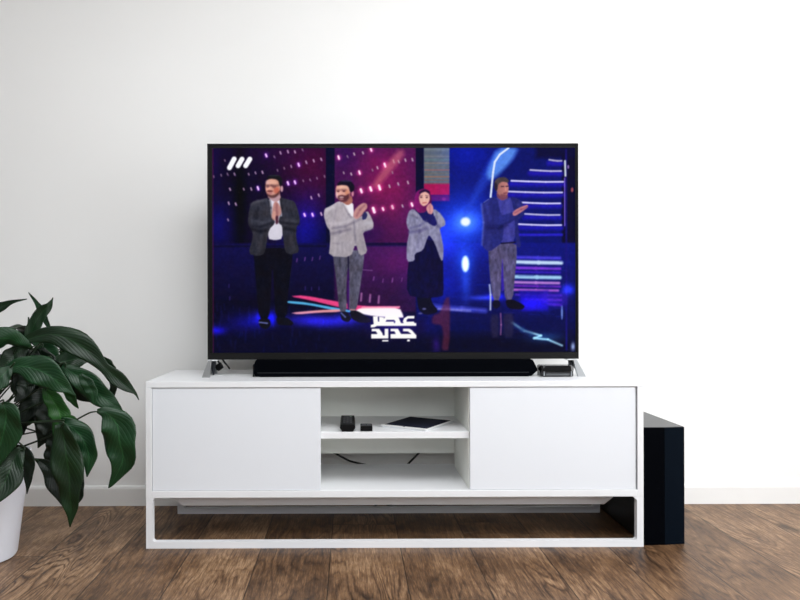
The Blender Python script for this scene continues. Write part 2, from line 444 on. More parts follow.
# stage walls and floor
IMG[:] = col((7, 6, 34))
poly([(205, 140), (326, 140), (326, 244), (205, 244)], (12, 5, 36), 1, rnd=0)
glow(314, 170, 34, 42, (52, 2, 18)); glow(275, 150, 50, 20, (16, 0, 14)); glow(306, 222, 18, 26, (0, 6, 84)); glow(295, 245, 25, 20, (0, 2, 30))
glow(218, 225, 14, 24, (0, 4, 60)); glow(240, 200, 6, 60, (-12, -6, -30)); glow(212, 160, 9, 30, (6, 0, 26))
poly([(334.5, 140), (416, 140), (416, 245), (334.5, 245)], (72, 17, 76), 1, rnd=0, vt=-.1)
glow(386, 186, 28, 26, (52, 4, 8)); glow(384, 160, 26, 12, (22, 0, 4)); glow(400, 220, 18, 26, (18, 4, 8)); glow(345, 150, 14, 30, (-24, -6, 0)); glow(352, 235, 30, 14, (-22, -4, 10))
poly([(416, 140), (424, 140), (424, 245), (416, 245)], (6, 6, 44), .8, rnd=0)
poly([(326, 140), (334.5, 140), (334.5, 300), (326, 300)], (5, 6, 44), .8, rnd=0)
poly([(424, 140), (585, 140), (585, 245), (424, 245)], (7, 16, 104), 1, rnd=0)
poly([(424, 147), (449.5, 147), (449.5, 186), (424, 186)], (96, 104, 112), .8, rnd=0)
for k, c in enumerate([(120, 130, 130), (86, 96, 110), (120, 120, 120), (96, 118, 116), (134, 120, 110), (104, 104, 100), (144, 96, 92), (110, 104, 98), (150, 104, 80), (120, 92, 84), (132, 60, 72)]):
    line((425, 149.5+k*3.4), (449, 149.5+k*3.4), 1.5, c, a=.75)
poly([(424, 184), (449.5, 184), (449.5, 195), (424, 195)], (168, 16, 74), 1, rnd=0)
poly([(424, 195), (449.5, 195), (449.5, 201), (424, 201)], (84, 14, 96), 1.5, rnd=0); ell(444, 199, 2, 1.6, (120, 30, 110))
poly([(562, 145), (580, 145), (580, 352), (562, 352)], (7, 5, 46), 2, rnd=0)
poly([(536, 140), (585, 140), (585, 158), (536, 158)], (6, 4, 58), 5, rnd=0)
# ground plane behind the actors
poly([(205, 243), (416, 243), (416, 300), (205, 300)], (12, 9, 56), 2, rnd=0, vt=-.3)
poly([(334, 246), (416, 246), (416, 312), (334, 312)], (54, 18, 72), 2.5, rnd=0, vt=-.25)
glow(400, 262, 25, 16, (26, 2, 14))
line((334, 244), (416, 244), 2.6, (22, 8, 56)); line((205, 246), (326, 246), 2, (8, 6, 48))
poly([(416, 243), (585, 243), (585, 352), (416, 352)], (9, 14, 92), 2, rnd=0, vt=-.35)
poly([(205, 322), (424, 318), (424, 356), (205, 356)], (7, 6, 40), 8, rnd=0)
poly([(205, 335), (585, 335), (585, 356), (205, 356)], (6, 6, 38), 12, rnd=0)
# blue lights
glow(466, 222, 34, 30, (16, 44, 120)); glow(466, 222, 13, 11, (60, 90, 110)); 
poly(zB((320, 300), (290, 330), (380, 130), (440, 50), (520, 50), (500, 90), (400, 180)), (38, 70, 205), 6, a=.65)
poly(zB((385, 150), (430, 50), (515, 50), (490, 100), (430, 165), (395, 180)), (96, 150, 235), 5, a=.85)
glow(467, 152, 26, 20, (0, 10, 60))
plines(zB((475, 52), (440, 78), (420, 108), (413, 150), (408, 200), (403, 248)), 1.9, (226, 236, 255))
# soft modelling light on the clothes
def soft(z, *pts, w=3, c=(120, 118, 130), a=.35, s=2.6): plines(z(*pts), w, c, soft=s, a=a)
ell(465.5, 221.8, 4.8, 4.3, (240, 250, 255), 2.5)
glow(440, 240, 16, 20, (20, 30, 120)); glow(440, 285, 26, 20, (6, 14, 70))
ell(465.3, 264, 3.6, 8, (230, 245, 255), 2.6); glow(465, 262, 9, 15, (20, 50, 90)); glow(466, 285, 5, 16, (20, 36, 70))
for x0, x1, y_, c in ((549.5, 562, 160.6, 205), (530.5, 561.5, 170.8, 225), (511.5, 563.5, 181.6, 255), (507, 562.5, 192.3, 245), (519, 560.5, 203.2, 255), (525, 560, 214.8, 225), (517, 561.5, 225, 250)):
    line((x0, y_+2.6), (x1, y_+3), 4.5, (34, 20, 190), 4, a=.8)
    plines([(x0, y_-.8), ((x0*2+x1)/3, y_-.1), ((x0+2*x1)/3, y_+.4), (x1, y_+.3)], 1.7, (c*.84, c*.82, c))
line((515, 235), (562, 235), 2.5, (44, 34, 205), 1.5, a=.9)
line((566.5, 150), (566.5, 350), 1.6, (24, 16, 120), 1.5); plines([(565.4, 161), (565.8, 176)], 1.8, (205, 215, 225)); line((565, 178), (565, 226), .9, (140, 110, 240)); ell(572.5, 190, 1.2, 2.4, (160, 80, 90), 1)
ell(568.6, 167, .9, 2, (150, 120, 190))
# coloured reflections on the polished floor
for y_, h_, c, x0, x1 in ((258, 3, (70, 60, 215), 516, 560), (262.8, 3.6, (196, 220, 250), 516, 561.5), (268.5, 2.6, (128, 60, 220), 512, 560), (272.5, 2, (60, 30, 190), 514, 560), (277.5, 3.6, (160, 205, 240), 514, 560), (283, 2.6, (190, 130, 220), 513, 559), (286.5, 2, (110, 40, 190), 515, 560), (290.5, 2.2, (196, 110, 220), 514, 558), (295.5, 2, (86, 40, 200), 516, 561), (300, 2, (130, 60, 215), 526, 561), (305, 2, (90, 40, 200), 548, 561)):
    plines([(x0, y_-.6), ((x0+x1)/2, y_), (x1, y_+.4)], h_, c, soft=2)
poly([(519, 291), (548, 291), (548, 311), (522, 311)], (28, 16, 160), 3, a=.85, rnd=0)
line((548, 298), (560, 300), 14, (60, 30, 190), 6, a=.6)
glow(497, 297, 9, 4, (20, 20, 170)); glow(532, 304, 18, 7, (10, 6, 110)); glow(568, 290, 6, 5, (40, 50, 190)); glow(482, 298, 12, 2.5, (40, 50, 130))
plines([(432, 306), (445, 308), (462, 309), (485, 311)], 4, (78, 84, 215), soft=4, a=.9); line((438, 309), (470, 311), 1.8, (150, 150, 240), 2, a=.8)
plines([(512, 323), (524, 331), (541, 336), (534, 338.5), (548, 340), (562, 346)], 1.8, (170, 215, 240), soft=1.8, a=.9); plines([(510, 322), (522, 330), (531, 334)], 4, (36, 70, 130), soft=4, a=.6)
glow(545, 338, 16, 5, (20, 50, 70)); glow(573, 347, 2, 4, (150, 170, 190)); ell(562, 313, .9, 7, (120, 150, 230), 1.4)
for k in range(70):      # fine ripples of the floor
    x_ = rng.uniform(424, 560); y_ = rng.uniform(248, 345); d_ = rng.uniform(4, 16)
    line((x_, y_), (x_+d_, y_+rng.uniform(-.6, 1)), .9, (24, 40, 150) if y_ < 318 else (14, 24, 84), 1.2, a=.35)
for k in range(60):
    x_ = rng.uniform(214, 330); y_ = rng.uniform(300, 350)
    line((x_, y_), (x_+rng.uniform(-1, 1), y_+rng.uniform(3, 9)), .9, (16, 20, 92), 1.4, a=.45)
poly(zD((165, 290), (170, 262), (200, 250), (222, 190), (240, 190), (238, 402), (205, 402), (212, 340), (205, 300), (175, 298)), (100, 38, 62), 2.6, a=.65)
glow(436, 345, 4, 8, (30, 10, 60)); glow(400, 330, 26, 9, (10, 4, 30))
# floor star: pink, cyan, salmon rays and the white core
poly(zC((356, 184), (412, 180), (545, 205), (640, 224), (790, 226), (800, 236), (640, 244), (545, 226), (440, 200)), (232, 70, 132), 1.2)
poly(zC((345, 202), (420, 208), (548, 232), (640, 246), (630, 252), (540, 242), (440, 220), (345, 211)), (86, 176, 224), 1.2)
poly(zC((360, 250), (470, 240), (560, 236), (560, 247), (470, 250), (390, 257)), (226, 150, 150), 1.2)
poly(zC((640, 232), (700, 228), (798, 232), (812, 262), (812, 272), (700, 266), (610, 248)), (255, 244, 240), 1.5)
line((362, 307.5), (399, 307), 1.6, (246, 150, 180), 1.2)
glow(318, 321, 30, 6, (36, 30, 190), .06); glow(348, 318, 14, 5, (30, 30, 140)); glow(262, 318, 9, 6, (26, 24, 190)); glow(216, 330, 9, 4, (20, 10, 170)); glow(272, 318, 4, 7, (10, 10, 150)); glow(246, 322, 20, 9, (6, 6, 80))
# rows of small stage lamps
lamps = [(265,80,3),(297,85,1),(322,70,2),(352,66,2),(380,66,2),(410,58,1),(555,90,3),(617,75,2),(652,70,2),(685,58,3),(55,165,1),(85,160,1),(110,155,1),(138,155,1.5),(195,155,1.5),(222,150,1.5),(250,148,2),(310,140,1),(337,132,1),(365,125,1.5),(395,118,3),(425,108,2),(455,102,2),(485,96,2),(605,155,2),(638,150,3),(690,140,1),(710,130,2),(740,120,4),(120,215,2),(175,215,1.5),(205,215,2),(232,212,3.2),(352,192,3.2),(380,188,3),(413,182,1),(440,178,1),(468,172,1),(498,165,1),(645,222,4.5),(683,215,4.5),(718,210,5),(758,205,2),(115,272,2),(143,275,2),(445,250,2),(475,240,2),(695,300,6),(732,295,3),(770,288,3),(418,318,3),(450,318,3),(485,315,2.5),(112,338,1.5),(775,105,2),(795,105,2),(822,100,2),(850,98,2),(793,195,2),(832,190,2),(770,288,2),(810,283,2),(848,278,3.4),(770,150,1),(100,100,1),(575,150,1.5),(590,85,1)]
for x_, y_, s in lamps:
    p = (200+x_/4, 135+y_/4); warm = p[0] > 334
    k = min(1, .45+s*.17); b_ = (255*k, (228 if warm else 212)*k, (246 if warm else 255)*k)
    r_ = .44+.21*s
    k2 = rng.uniform(.7, 1.3); plines([(p[0]-r_*.45, p[1]-r_*1.2*k2), (p[0]+r_*.4, p[1]+r_*1.2)], r_*1.5, b_, soft=1.1)
    if rng.random() < .3: line((p[0]+.9, p[1]+.6), (p[0]+1.1, p[1]+1.9), .7, (120, 90, 150), a=.7)
    if s >= 3: glow(p[0], p[1], 1.6*r_+.8, 1.9*r_+.8, (110, 40, 60) if warm else (50, 20, 90))
poly([(397, 150), (404, 150), (404, 156), (388, 176), (376, 188), (372, 184)], (214, 120, 130), 5, a=.55)
for x_, y_, s in [(360,490,2),(388,500,1.5),(420,495,2),(450,495,2),(480,490,1.5),(695,574,3.5),(732,582,1.6),(770,582,1.6),(770,578,1),(808,578,1)]:
    line((200+x_/4, 133.5+y_/4), (199.4+x_/4, 136.6+y_/4), .5+.2*s, (150, 90, 170), 1.2, a=.75)
for x_, y_ in [(645, 190), (680, 195), (715, 200)]:
    line((200+x_/4, 246+y_/4), (199.4+x_/4, 253+y_/4), 1.7, (196, 130, 190), 1.6, a=.75)
for x_, y_ in [(420, 150), (445, 152), (475, 150), (115, 140), (118, 190)]:
    line((200+x_/4, 249+y_/4), (200+x_/4, 252+y_/4), .9, (84, 60, 150), 1.2, a=.6)
line((360, 269.5), (372, 270.5), .9, (150, 110, 170), 1, a=.6)

def shoe(P, c=(14, 14, 26)): poly(P, c, .9, rnd=2)
# man in a dark suit, hands clasped
poly(zC((212, -10), (372, -10), (366, 60), (350, 180), (346, 272), (300, 272), (294, 130), (288, 60), (284, 150), (276, 276), (234, 276), (222, 120)), (9, 9, 22), 1, rnd=1, tex=.3)
shoe(zC((232, 274), (276, 272), (284, 300), (262, 318), (236, 306))); shoe(zC((300, 268), (346, 268), (374, 290), (366, 302), (310, 300)))
line((259, 322), (267, 323), 1.2, (110, 120, 190), 1)
poly(zA((273, 246), (320, 246), (330, 330), (330, 414), (300, 420), (270, 414), (274, 320)), (216, 212, 226), 1, vt=-.04)
poly(zA((276, 248), (240, 258), (206, 266), (195, 300), (190, 352), (205, 378), (212, 402), (192, 474), (230, 484), (258, 474), (268, 420), (276, 376), (300, 352), (296, 330), (284, 330)), (48, 48, 58), 1, tex=.18, vt=-.1)
poly(zA((318, 248), (350, 256), (378, 264), (392, 300), (401, 345), (385, 368), (384, 410), (398, 468), (362, 478), (340, 468), (330, 400), (328, 362), (314, 352), (316, 328), (330, 322), (322, 290)), (46, 46, 56), 1, tex=.18, vt=-.1)
plines(zA((196, 362), (240, 366), (290, 350)), 1.2, (22, 22, 32), a=.7); plines(zA((220, 300), (214, 340)), 1, (26, 26, 36), a=.6); plines(zA((396, 356), (350, 352), (318, 346)), 1.2, (22, 22, 32), a=.7)
plines(zA((276, 250), (283, 290), (288, 330)), 1.2, (28, 28, 38), a=.8); plines(zA((322, 250), (326, 290), (320, 325)), 1.2, (28, 28, 38), a=.8); plines(zA((362, 296), (370, 322)), 1, (30, 30, 38), a=.7)
soft(zA, (204, 276), (230, 264), (262, 258), c=(96, 96, 108)); soft(zA, (206, 376), (240, 384), (266, 380), c=(16, 16, 24), a=.6); soft(zA, (338, 372), (380, 380), c=(16, 16, 24), a=.6)
soft(zA, (208, 340), (250, 350), (280, 338), c=(84, 84, 96)); soft(zA, (345, 340), (385, 344), c=(80, 80, 88)); soft(zA, (232, 290), (226, 330), c=(22, 22, 30), a=.5); soft(zA, (248, 400), (236, 460), c=(70, 70, 82)); soft(zA, (362, 400), (372, 460), c=(70, 68, 80))
poly(zA((276, 224), (318, 220), (322, 256), (302, 268), (280, 254)), (178, 130, 128), 1.2)
zF = Z((255, 170), 20)
poly(zF((250, 500), (480, 480), (520, 540), (420, 640), (270, 560)), (186, 150, 158), 1.4)
poly(zF((240, 200), (300, 150), (430, 150), (500, 230), (510, 360), (480, 460), (400, 530), (310, 545), (240, 480), (212, 400), (205, 300)), (214, 156, 138), 1.3, rnd=2, hz=-.08)
def blob(z, x, y, rx, ry, c, a=1, soft=1.8, s=20):
    (cx, cy), = z((x, y)); ell(cx, cy, rx/s, ry/s, c, soft, a)
blob(zF, 430, 400, 60, 70, (192, 96, 78), .8, 2.4); blob(zF, 350, 240, 90, 40, (232, 180, 158), .7, 2.4); blob(zF, 250, 240, 40, 45, (222, 178, 176), .7, 2)
plines(zF((210, 298), (330, 302), (462, 304)), .9, (72, 42, 48), soft=1, a=.75)
blob(zF, 255, 322, 34, 24, (96, 58, 66), .75, 1.3); blob(zF, 380, 326, 42, 26, (96, 56, 58), .75, 1.3)
blob(zF, 250, 335, 30, 18, (150, 104, 110), .6, 1.2); blob(zF, 385, 345, 36, 18, (160, 104, 96), .6, 1.2)
blob(zF, 288, 370, 24, 34, (226, 168, 152), .8, 1.4); blob(zF, 296, 418, 62, 22, (92, 40, 44), .8, 1.3)
poly(zF((228, 440), (260, 470), (340, 500), (430, 470), (490, 400), (486, 480), (400, 552), (310, 556), (245, 505)), (74, 42, 44), 1.6, a=.8)
blob(zF, 300, 462, 50, 20, (170, 108, 112), .8, 1.3)
blob(zF, 535, 370, 26, 60, (222, 176, 182), .9, 1.2)
poly(zF((236, 190), (240, 130), (290, 98), (400, 90), (500, 110), (545, 180), (540, 290), (505, 320), (485, 300), (470, 220), (420, 180), (320, 170), (262, 185)), (20, 20, 28), 1.3, rnd=2)
blob(zF, 380, 105, 110, 10, (58, 66, 78), .6, 1.2)
poly(zA((294, 270), (304, 264), (314, 272), (324, 292), (325, 316), (308, 328), (292, 330), (288, 304)), (190, 138, 132), 1.3, rnd=2)
blob(zA, 298, 322, 12, 18, (206, 152, 140), .9, 1.6, 4); plines(zA((306, 276), (308, 330)), 1.1, (120, 66, 72), a=.8)
poly(zA((302, 322), (313, 322), (313, 354), (301, 356)), (70, 30, 48), 1.4)
# man in a light grey blazer clapping
poly(zC((528, 0), (656, 0), (655, 40), (640, 150), (624, 244), (594, 246), (594, 140), (590, 60), (584, 150), (586, 248), (556, 248), (545, 130)), (82, 80, 98), 1, tex=.32, hz=.1)
plines(zC((592, 20), (594, 120)), 1.4, (26, 22, 50)); poly(zC((588, 120), (595, 60), (596, 240), (588, 240)), (60, 20, 96), 1)
shoe(zC((558, 246), (588, 246), (606, 272), (592, 290), (564, 280)), (22, 20, 40)); shoe(zC((596, 244), (626, 240), (682, 276), (684, 290), (640, 292), (604, 276)), (20, 18, 30))
line((341, 313), (345, 317), 1.4, (90, 100, 160), 1); line((350, 309.6), (354.5, 309.8), 1.2, (190, 140, 140), 1)
poly(zA((560, 262), (612, 264), (616, 330), (600, 340), (580, 300)), (236, 232, 238), 1)
poly(zA((556, 262), (520, 284), (498, 294), (494, 320), (505, 362), (520, 384), (520, 430), (514, 484), (602, 489), (622, 432), (638, 484), (670, 470), (658, 420), (650, 388), (690, 376), (695, 358), (686, 330), (668, 300), (640, 330), (606, 326), (590, 306), (572, 274)), (170, 162, 170), 1, tex=.09, vt=-.06)
plines(zA((530, 372), (580, 366), (640, 336)), 1.5, (122, 114, 130), a=.75); plines(zA((614, 340), (622, 432)), 1, (112, 106, 122), a=.8); plines(zA((544, 300), (534, 350)), .9, (136, 128, 142), a=.6); plines(zA((572, 272), (596, 318), (604, 330)), 1, (128, 120, 132), a=.8)
plines(zA((652, 386), (690, 374)), 1.2, (110, 104, 130), a=.6); soft(zA, (524, 394), (560, 386), (600, 376), c=(112, 104, 120), a=.6); soft(zA, (506, 300), (530, 288), c=(214, 208, 214), a=.6); soft(zA, (520, 352), (560, 352), (610, 338), c=(200, 192, 200), a=.5); soft(zA, (540, 410), (536, 470), c=(196, 188, 194), a=.4); soft(zA, (646, 400), (654, 460), c=(134, 126, 140), a=.5); soft(zA, (664, 352), (684, 350), c=(196, 194, 206), a=.5)
poly(zA((648, 310), (662, 306), (670, 318), (664, 336), (648, 340)), (44, 44, 92), 1)
plines(zA((533, 432), (556, 434)), .8, (130, 122, 136), a=.7)
poly(zA((570, 244), (606, 240), (612, 268), (590, 282), (566, 266)), (168, 108, 96), 1)
zF = Z((325, 175), 20)
poly(zF((225, 215), (290, 180), (420, 180), (490, 230), (510, 340), (490, 450), (420, 540), (340, 545), (260, 480), (215, 400), (212, 300)), (220, 162, 148), 1.3, rnd=2, hz=-.06)
blob(zF, 360, 245, 90, 40, (234, 186, 164), .8, 2.4); blob(zF, 440, 350, 40, 60, (206, 136, 108), .8, 2.2); blob(zF, 235, 400, 20, 60, (228, 188, 196), .8, 1.6)
plines(zF((238, 300), (285, 298)), 1.1, (80, 40, 50), a=.7); plines(zF((340, 292), (410, 296)), 1.1, (80, 40, 50), a=.7)
blob(zF, 262, 324, 22, 13, (60, 24, 38), .9, 1.2); blob(zF, 376, 320, 26, 14, (60, 24, 38), .9, 1.2)
blob(zF, 305, 360, 22, 30, (234, 178, 164), .8, 1.4)
poly(zF((262, 410), (330, 392), (410, 410), (480, 360), (490, 450), (430, 535), (350, 548), (270, 495), (252, 440)), (66, 28, 42), 1.6, a=.82, rnd=2)
blob(zF, 330, 440, 44, 12, (232, 200, 200), .9, 1.2); blob(zF, 330, 478, 40, 20, (176, 124, 130), .8, 1.4)
blob(zF, 552, 372, 24, 54, (226, 152, 166), .9, 1.2); blob(zF, 500, 400, 20, 60, (120, 62, 70), .6, 1.6)
poly(zF((245, 215), (250, 160), (310, 115), (420, 100), (530, 130), (590, 210), (585, 290), (540, 340), (495, 330), (480, 250), (440, 205), (320, 195)), (18, 12, 32), 1.3, rnd=2)
blob(zF, 430, 118, 110, 14, (66, 60, 96), .6, 1.4)
poly(zA((612, 320), (618, 298), (636, 280), (654, 270), (668, 276), (669, 292), (656, 306), (646, 322), (630, 336), (618, 334)), (192, 140, 138), 1.3, rnd=2)
plines(zA((626, 322), (640, 298), (656, 282)), .8, (130, 78, 96), a=.85); line((365.5, 203), (363.6, 206), .6, (160, 100, 108), a=.7)
# woman in a headscarf, grey open jacket and long dark skirt
poly(zD((104, 170), (160, 170), (166, 210), (190, 240), (186, 252), (140, 262), (112, 240)), (12, 12, 36), 1)
ell(424, 309, 2, 1, (90, 90, 140), 1); ell(420, 313.5, 2.2, .9, (80, 80, 130), 1)
poly(zB((100, 400), (205, 400), (212, 500), (214, 640), (200, 648), (130, 654), (66, 640), (70, 520)), (13, 11, 56), 1, tex=.22)
poly(zB((104, 300), (180, 300), (200, 380), (190, 420), (110, 420)), (24, 22, 90), 1)
poly(zB((92, 294), (74, 306), (64, 345), (70, 372), (78, 384), (66, 440), (66, 508), (98, 504), (98, 474), (132, 462), (146, 420), (156, 398), (178, 430), (204, 504), (212, 500), (214, 450), (204, 400), (198, 372), (222, 362), (220, 340), (200, 312), (180, 296), (168, 300), (178, 330), (168, 352), (136, 346), (116, 316)), (138, 136, 166), 1, tex=.16, vt=.04)
plines(zB((82, 372), (120, 362), (150, 340)), 1.3, (86, 84, 128), a=.7); plines(zB((200, 372), (180, 352)), 1.2, (60, 60, 110), a=.7); plines(zB((92, 318), (108, 332)), 1, (70, 66, 90), a=.8)
plines(zB((118, 380), (110, 450)), .9, (104, 102, 140), a=.6); poly(zB((144, 322), (176, 318), (190, 356), (176, 366), (150, 350)), (28, 26, 96), 1)
soft(zB, (84, 310), (104, 318), c=(176, 172, 196), a=.5); soft(zB, (78, 388), (118, 384), (146, 372), c=(84, 80, 124), a=.6); soft(zB, (88, 410), (84, 490), c=(168, 164, 190), a=.4); soft(zB, (196, 400), (206, 460), c=(100, 96, 136), a=.5); soft(zB, (196, 318), (212, 346), c=(172, 170, 190), a=.5)
poly(zB((98, 250), (106, 224), (136, 212), (158, 222), (166, 250), (166, 284), (140, 310), (112, 312), (98, 290)), (112, 20, 92), 1.1, rnd=2, hz=-.2)
poly(zB((116, 226), (138, 216), (158, 224), (160, 236), (138, 226), (118, 238)), (34, 10, 50), 1, a=.85)
poly(zB((115, 248), (124, 232), (142, 226), (157, 236), (160, 258), (150, 278), (134, 286), (120, 274)), (228, 176, 164), 1, rnd=2)
ell(421.2, 197.2, 1.2, .7, (90, 50, 66), .8); ell(426.8, 197.4, 1.1, .7, (90, 50, 66), .8); line((424.2, 198), (424.2, 200.6), .7, (244, 200, 186), .8); line((422.6, 203), (426.2, 202.6), .9, (186, 90, 96), .9)
plines([(419.8, 195.8), (422.4, 195.4)], .6, (110, 70, 76)); plines([(425.6, 195.4), (428, 195.8)], .6, (110, 70, 76))
poly(zB((144, 292), (152, 278), (162, 272), (172, 284), (174, 300), (168, 318), (152, 314)), (214, 150, 150), 1, rnd=2); plines(zB((158, 280), (160, 312)), .7, (150, 84, 110), a=.7)
# man in a blue jacket, palms together
poly(zD((392, -20), (506, -30), (508, 20), (500, 100), (492, 200), (460, 204), (452, 110), (450, 40), (446, 110), (440, 204), (412, 204), (398, 100)), (86, 80, 118), 1, tex=.3)
poly(zD((450, 20), (454, 120), (458, 160), (446, 170), (444, 110)), (70, 40, 190), 1.2, a=.7)
shoe(zD((412, 202), (438, 202), (442, 226), (424, 238), (408, 226)), (14, 14, 40)); shoe(zD((460, 202), (490, 198), (520, 212), (540, 226), (530, 240), (470, 236)), (12, 10, 30))
plines(zD((398, 140), (402, 180), (401, 240)), 1.4, (196, 206, 240), soft=1.4); plines(zD((442, 255), (444, 300), (442, 340)), 1, (200, 120, 170), soft=1.4, a=.8); poly(zD((400, 260), (436, 256), (436, 350), (404, 352)), (44, 38, 70), 3, a=.7); poly(zD((450, 256), (494, 252), (494, 350), (456, 352)), (44, 38, 70), 3, a=.7)
poly(zB((410, 250), (500, 250), (506, 430), (440, 436), (420, 360)), (62, 62, 150), 1, tex=.12)
poly(zB((420, 246), (396, 256), (370, 270), (366, 296), (376, 350), (370, 400), (368, 446), (396, 470), (448, 432), (456, 370), (452, 330), (440, 300), (432, 262)), (38, 42, 118), 1, tex=.14)
poly(zB((482, 246), (512, 254), (530, 270), (540, 300), (536, 324), (512, 340), (516, 400), (526, 448), (508, 452), (500, 400), (500, 340), (494, 290)), (34, 38, 112), 1, tex=.12)
poly(zB((400, 330), (450, 322), (496, 306), (506, 322), (490, 350), (440, 362), (396, 362)), (40, 44, 122), 1, tex=.1)
plines(zB((366, 276), (374, 350), (368, 440)), 1, (104, 112, 200), a=.8); plines(zB((396, 362), (450, 362), (500, 336)), 1.1, (20, 22, 80), a=.7); plines(zB((445, 434), (500, 430)), 1.4, (24, 20, 50))
plines(zB((396, 256), (376, 270)), .8, (120, 124, 200), a=.7)
soft(zB, (384, 276), (400, 330), c=(60, 68, 160), a=.5); soft(zB, (392, 372), (440, 372), (470, 362), c=(18, 20, 76), a=.6); soft(zB, (400, 400), (392, 450), c=(58, 64, 150), a=.4); soft(zB, (512, 276), (522, 300), c=(58, 64, 150), a=.5); soft(zB, (470, 270), (474, 310), c=(84, 86, 176), a=.5); soft(zB, (470, 370), (476, 420), c=(80, 80, 168), a=.5)
poly(zB((426, 228), (468, 226), (474, 252), (450, 264), (428, 250)), (120, 70, 92), 1)
poly(zB((424, 200), (440, 182), (468, 184), (476, 206), (474, 232), (460, 250), (440, 244), (426, 226)), (176, 116, 112), 1.1, rnd=2, hz=.12)
poly(zB((418, 214), (418, 184), (434, 170), (462, 168), (476, 180), (475, 192), (450, 186), (434, 196), (430, 222)), (74, 62, 66), 1, rnd=1, a=1); poly(zB((418, 210), (420, 190), (430, 196), (430, 222), (422, 224)), (40, 30, 48), 1)
plines(zB((446, 206), (456, 206)), .9, (50, 30, 50)); plines(zB((464, 206), (474, 205)), .9, (50, 30, 50)); plines(zB((462, 208), (464, 222)), .8, (214, 150, 140)); plines(zB((456, 233), (468, 232)), .9, (104, 48, 66)); poly(zB((440, 236), (470, 238), (458, 250), (444, 246)), (110, 60, 76), 1.2, a=.7)
poly(zB((490, 314), (498, 302), (524, 288), (552, 278), (553, 290), (530, 306), (506, 322), (494, 324)), (196, 126, 134), 1, rnd=2); plines(zB((500, 312), (526, 298), (550, 288)), .7, (110, 56, 96), a=.8)

# show title in Persian block letters
Wt = (255, 252, 250)
def T(*p): poly(zT(*p), Wt, .7, rnd=0)
glow(393, 322, 26, 10, (18, 10, 60))
T((205, 150), (640, 150), (640, 182), (190, 182), (165, 196), (120, 200), (120, 170), (205, 165))                 # base line of the first word
T((540, 70), (618, 68), (618, 98), (548, 98), (530, 112), (530, 135), (610, 133), (625, 155), (500, 160), (486, 130), (500, 95))
T((290, 72), (410, 68), (440, 90), (470, 160), (395, 160), (400, 128), (385, 114), (300, 114), (290, 133), (385, 133), (385, 160), (262, 160), (262, 110))
T((145, 72), (200, 70), (202, 130), (215, 132), (215, 78), (270, 84), (270, 160), (200, 170), (150, 192), (120, 190), (122, 172), (152, 160))
T((125, 290), (320, 290), (320, 326), (125, 326)); T((345, 290), (640, 290), (640, 326), (345, 326))               # base line of the second word
T((130, 214), (215, 214), (250, 262), (262, 300), (196, 300), (190, 262), (175, 243), (130, 243)); T((278, 214), (320, 214), (320, 300), (278, 300))
T((345, 214), (430, 214), (458, 262), (480, 300), (405, 300), (400, 262), (388, 243), (345, 243)); T((488, 214), (560, 214), (590, 232), (640, 290), (640, 300), (560, 300), (590, 280), (545, 246), (488, 243))
T((125, 275), (200, 275), (200, 300), (125, 300)); T((345, 275), (405, 275), (405, 300), (345, 300)); T((452, 275), (600, 275), (600, 300), (452, 300))
T((250, 343), (320, 343), (320, 360), (250, 360)); T((535, 338), (566, 338), (566, 360), (535, 360))
# channel emblem: three slanted bars
for p, q, w_ in (((229.5, 167.4), (234.2, 158.6), 4.9), ((238.1, 165.4), (242, 158.8), 4.9), ((245.7, 165.4), (249.8, 158.8), 4.9)):
    line(p, q, w_, (250, 250, 255), .8)

line((212.9, 148), (212.9, 352), .9, (96, 26, 66), .8, a=.8)
GR = smoothnoise(1.3, 1.3, 21)*.5+smoothnoise(2.6, 2.2, 22)*.5-.5; GC = smoothnoise(6, 6, 23)-.5
IMG = np.clip(IMG, 0, 255)
lum = IMG.mean(-1)/255
IMG = IMG*(1+.26*GR*(1-lum))[..., None] + ((1-lum)*GR*5)[..., None]
IMG[..., 0] += 5*GC*(1-lum); IMG[..., 2] -= 6*GC*(1-lum)
K = (IMG[:-2, :]+2*IMG[1:-1, :]+IMG[2:, :])/4; IMG[1:-1] = K          # a camera's soft focus
K = (IMG[:, :-2]+2*IMG[:, 1:-1]+IMG[:, 2:])/4; IMG[:, 1:-1] = K
IMG = np.clip((IMG-6)*1.03, 0, 255)/255
LIN = np.where(IMG <= .04045, IMG/12.92, ((IMG+.055)/1.055)**2.4)
# screen sheet with one vertex per drawn sample
vx = PX0+(gx-GX0)/(GX1-GX0)*(PX1-PX0); vz = PZ1-(gy-GY0)/(GY1-GY0)*(PZ1-PZ0)
VX, VZ = np.meshgrid(vx, vz)
co = np.stack([VX, np.full_like(VX, TY+.0025), VZ], -1).reshape(-1, 3)
idx = np.arange(NW*NH).reshape(NH, NW)
quads = np.stack([idx[1:, :-1], idx[1:, 1:], idx[:-1, 1:], idx[:-1, :-1]], -1).reshape(-1, 4)
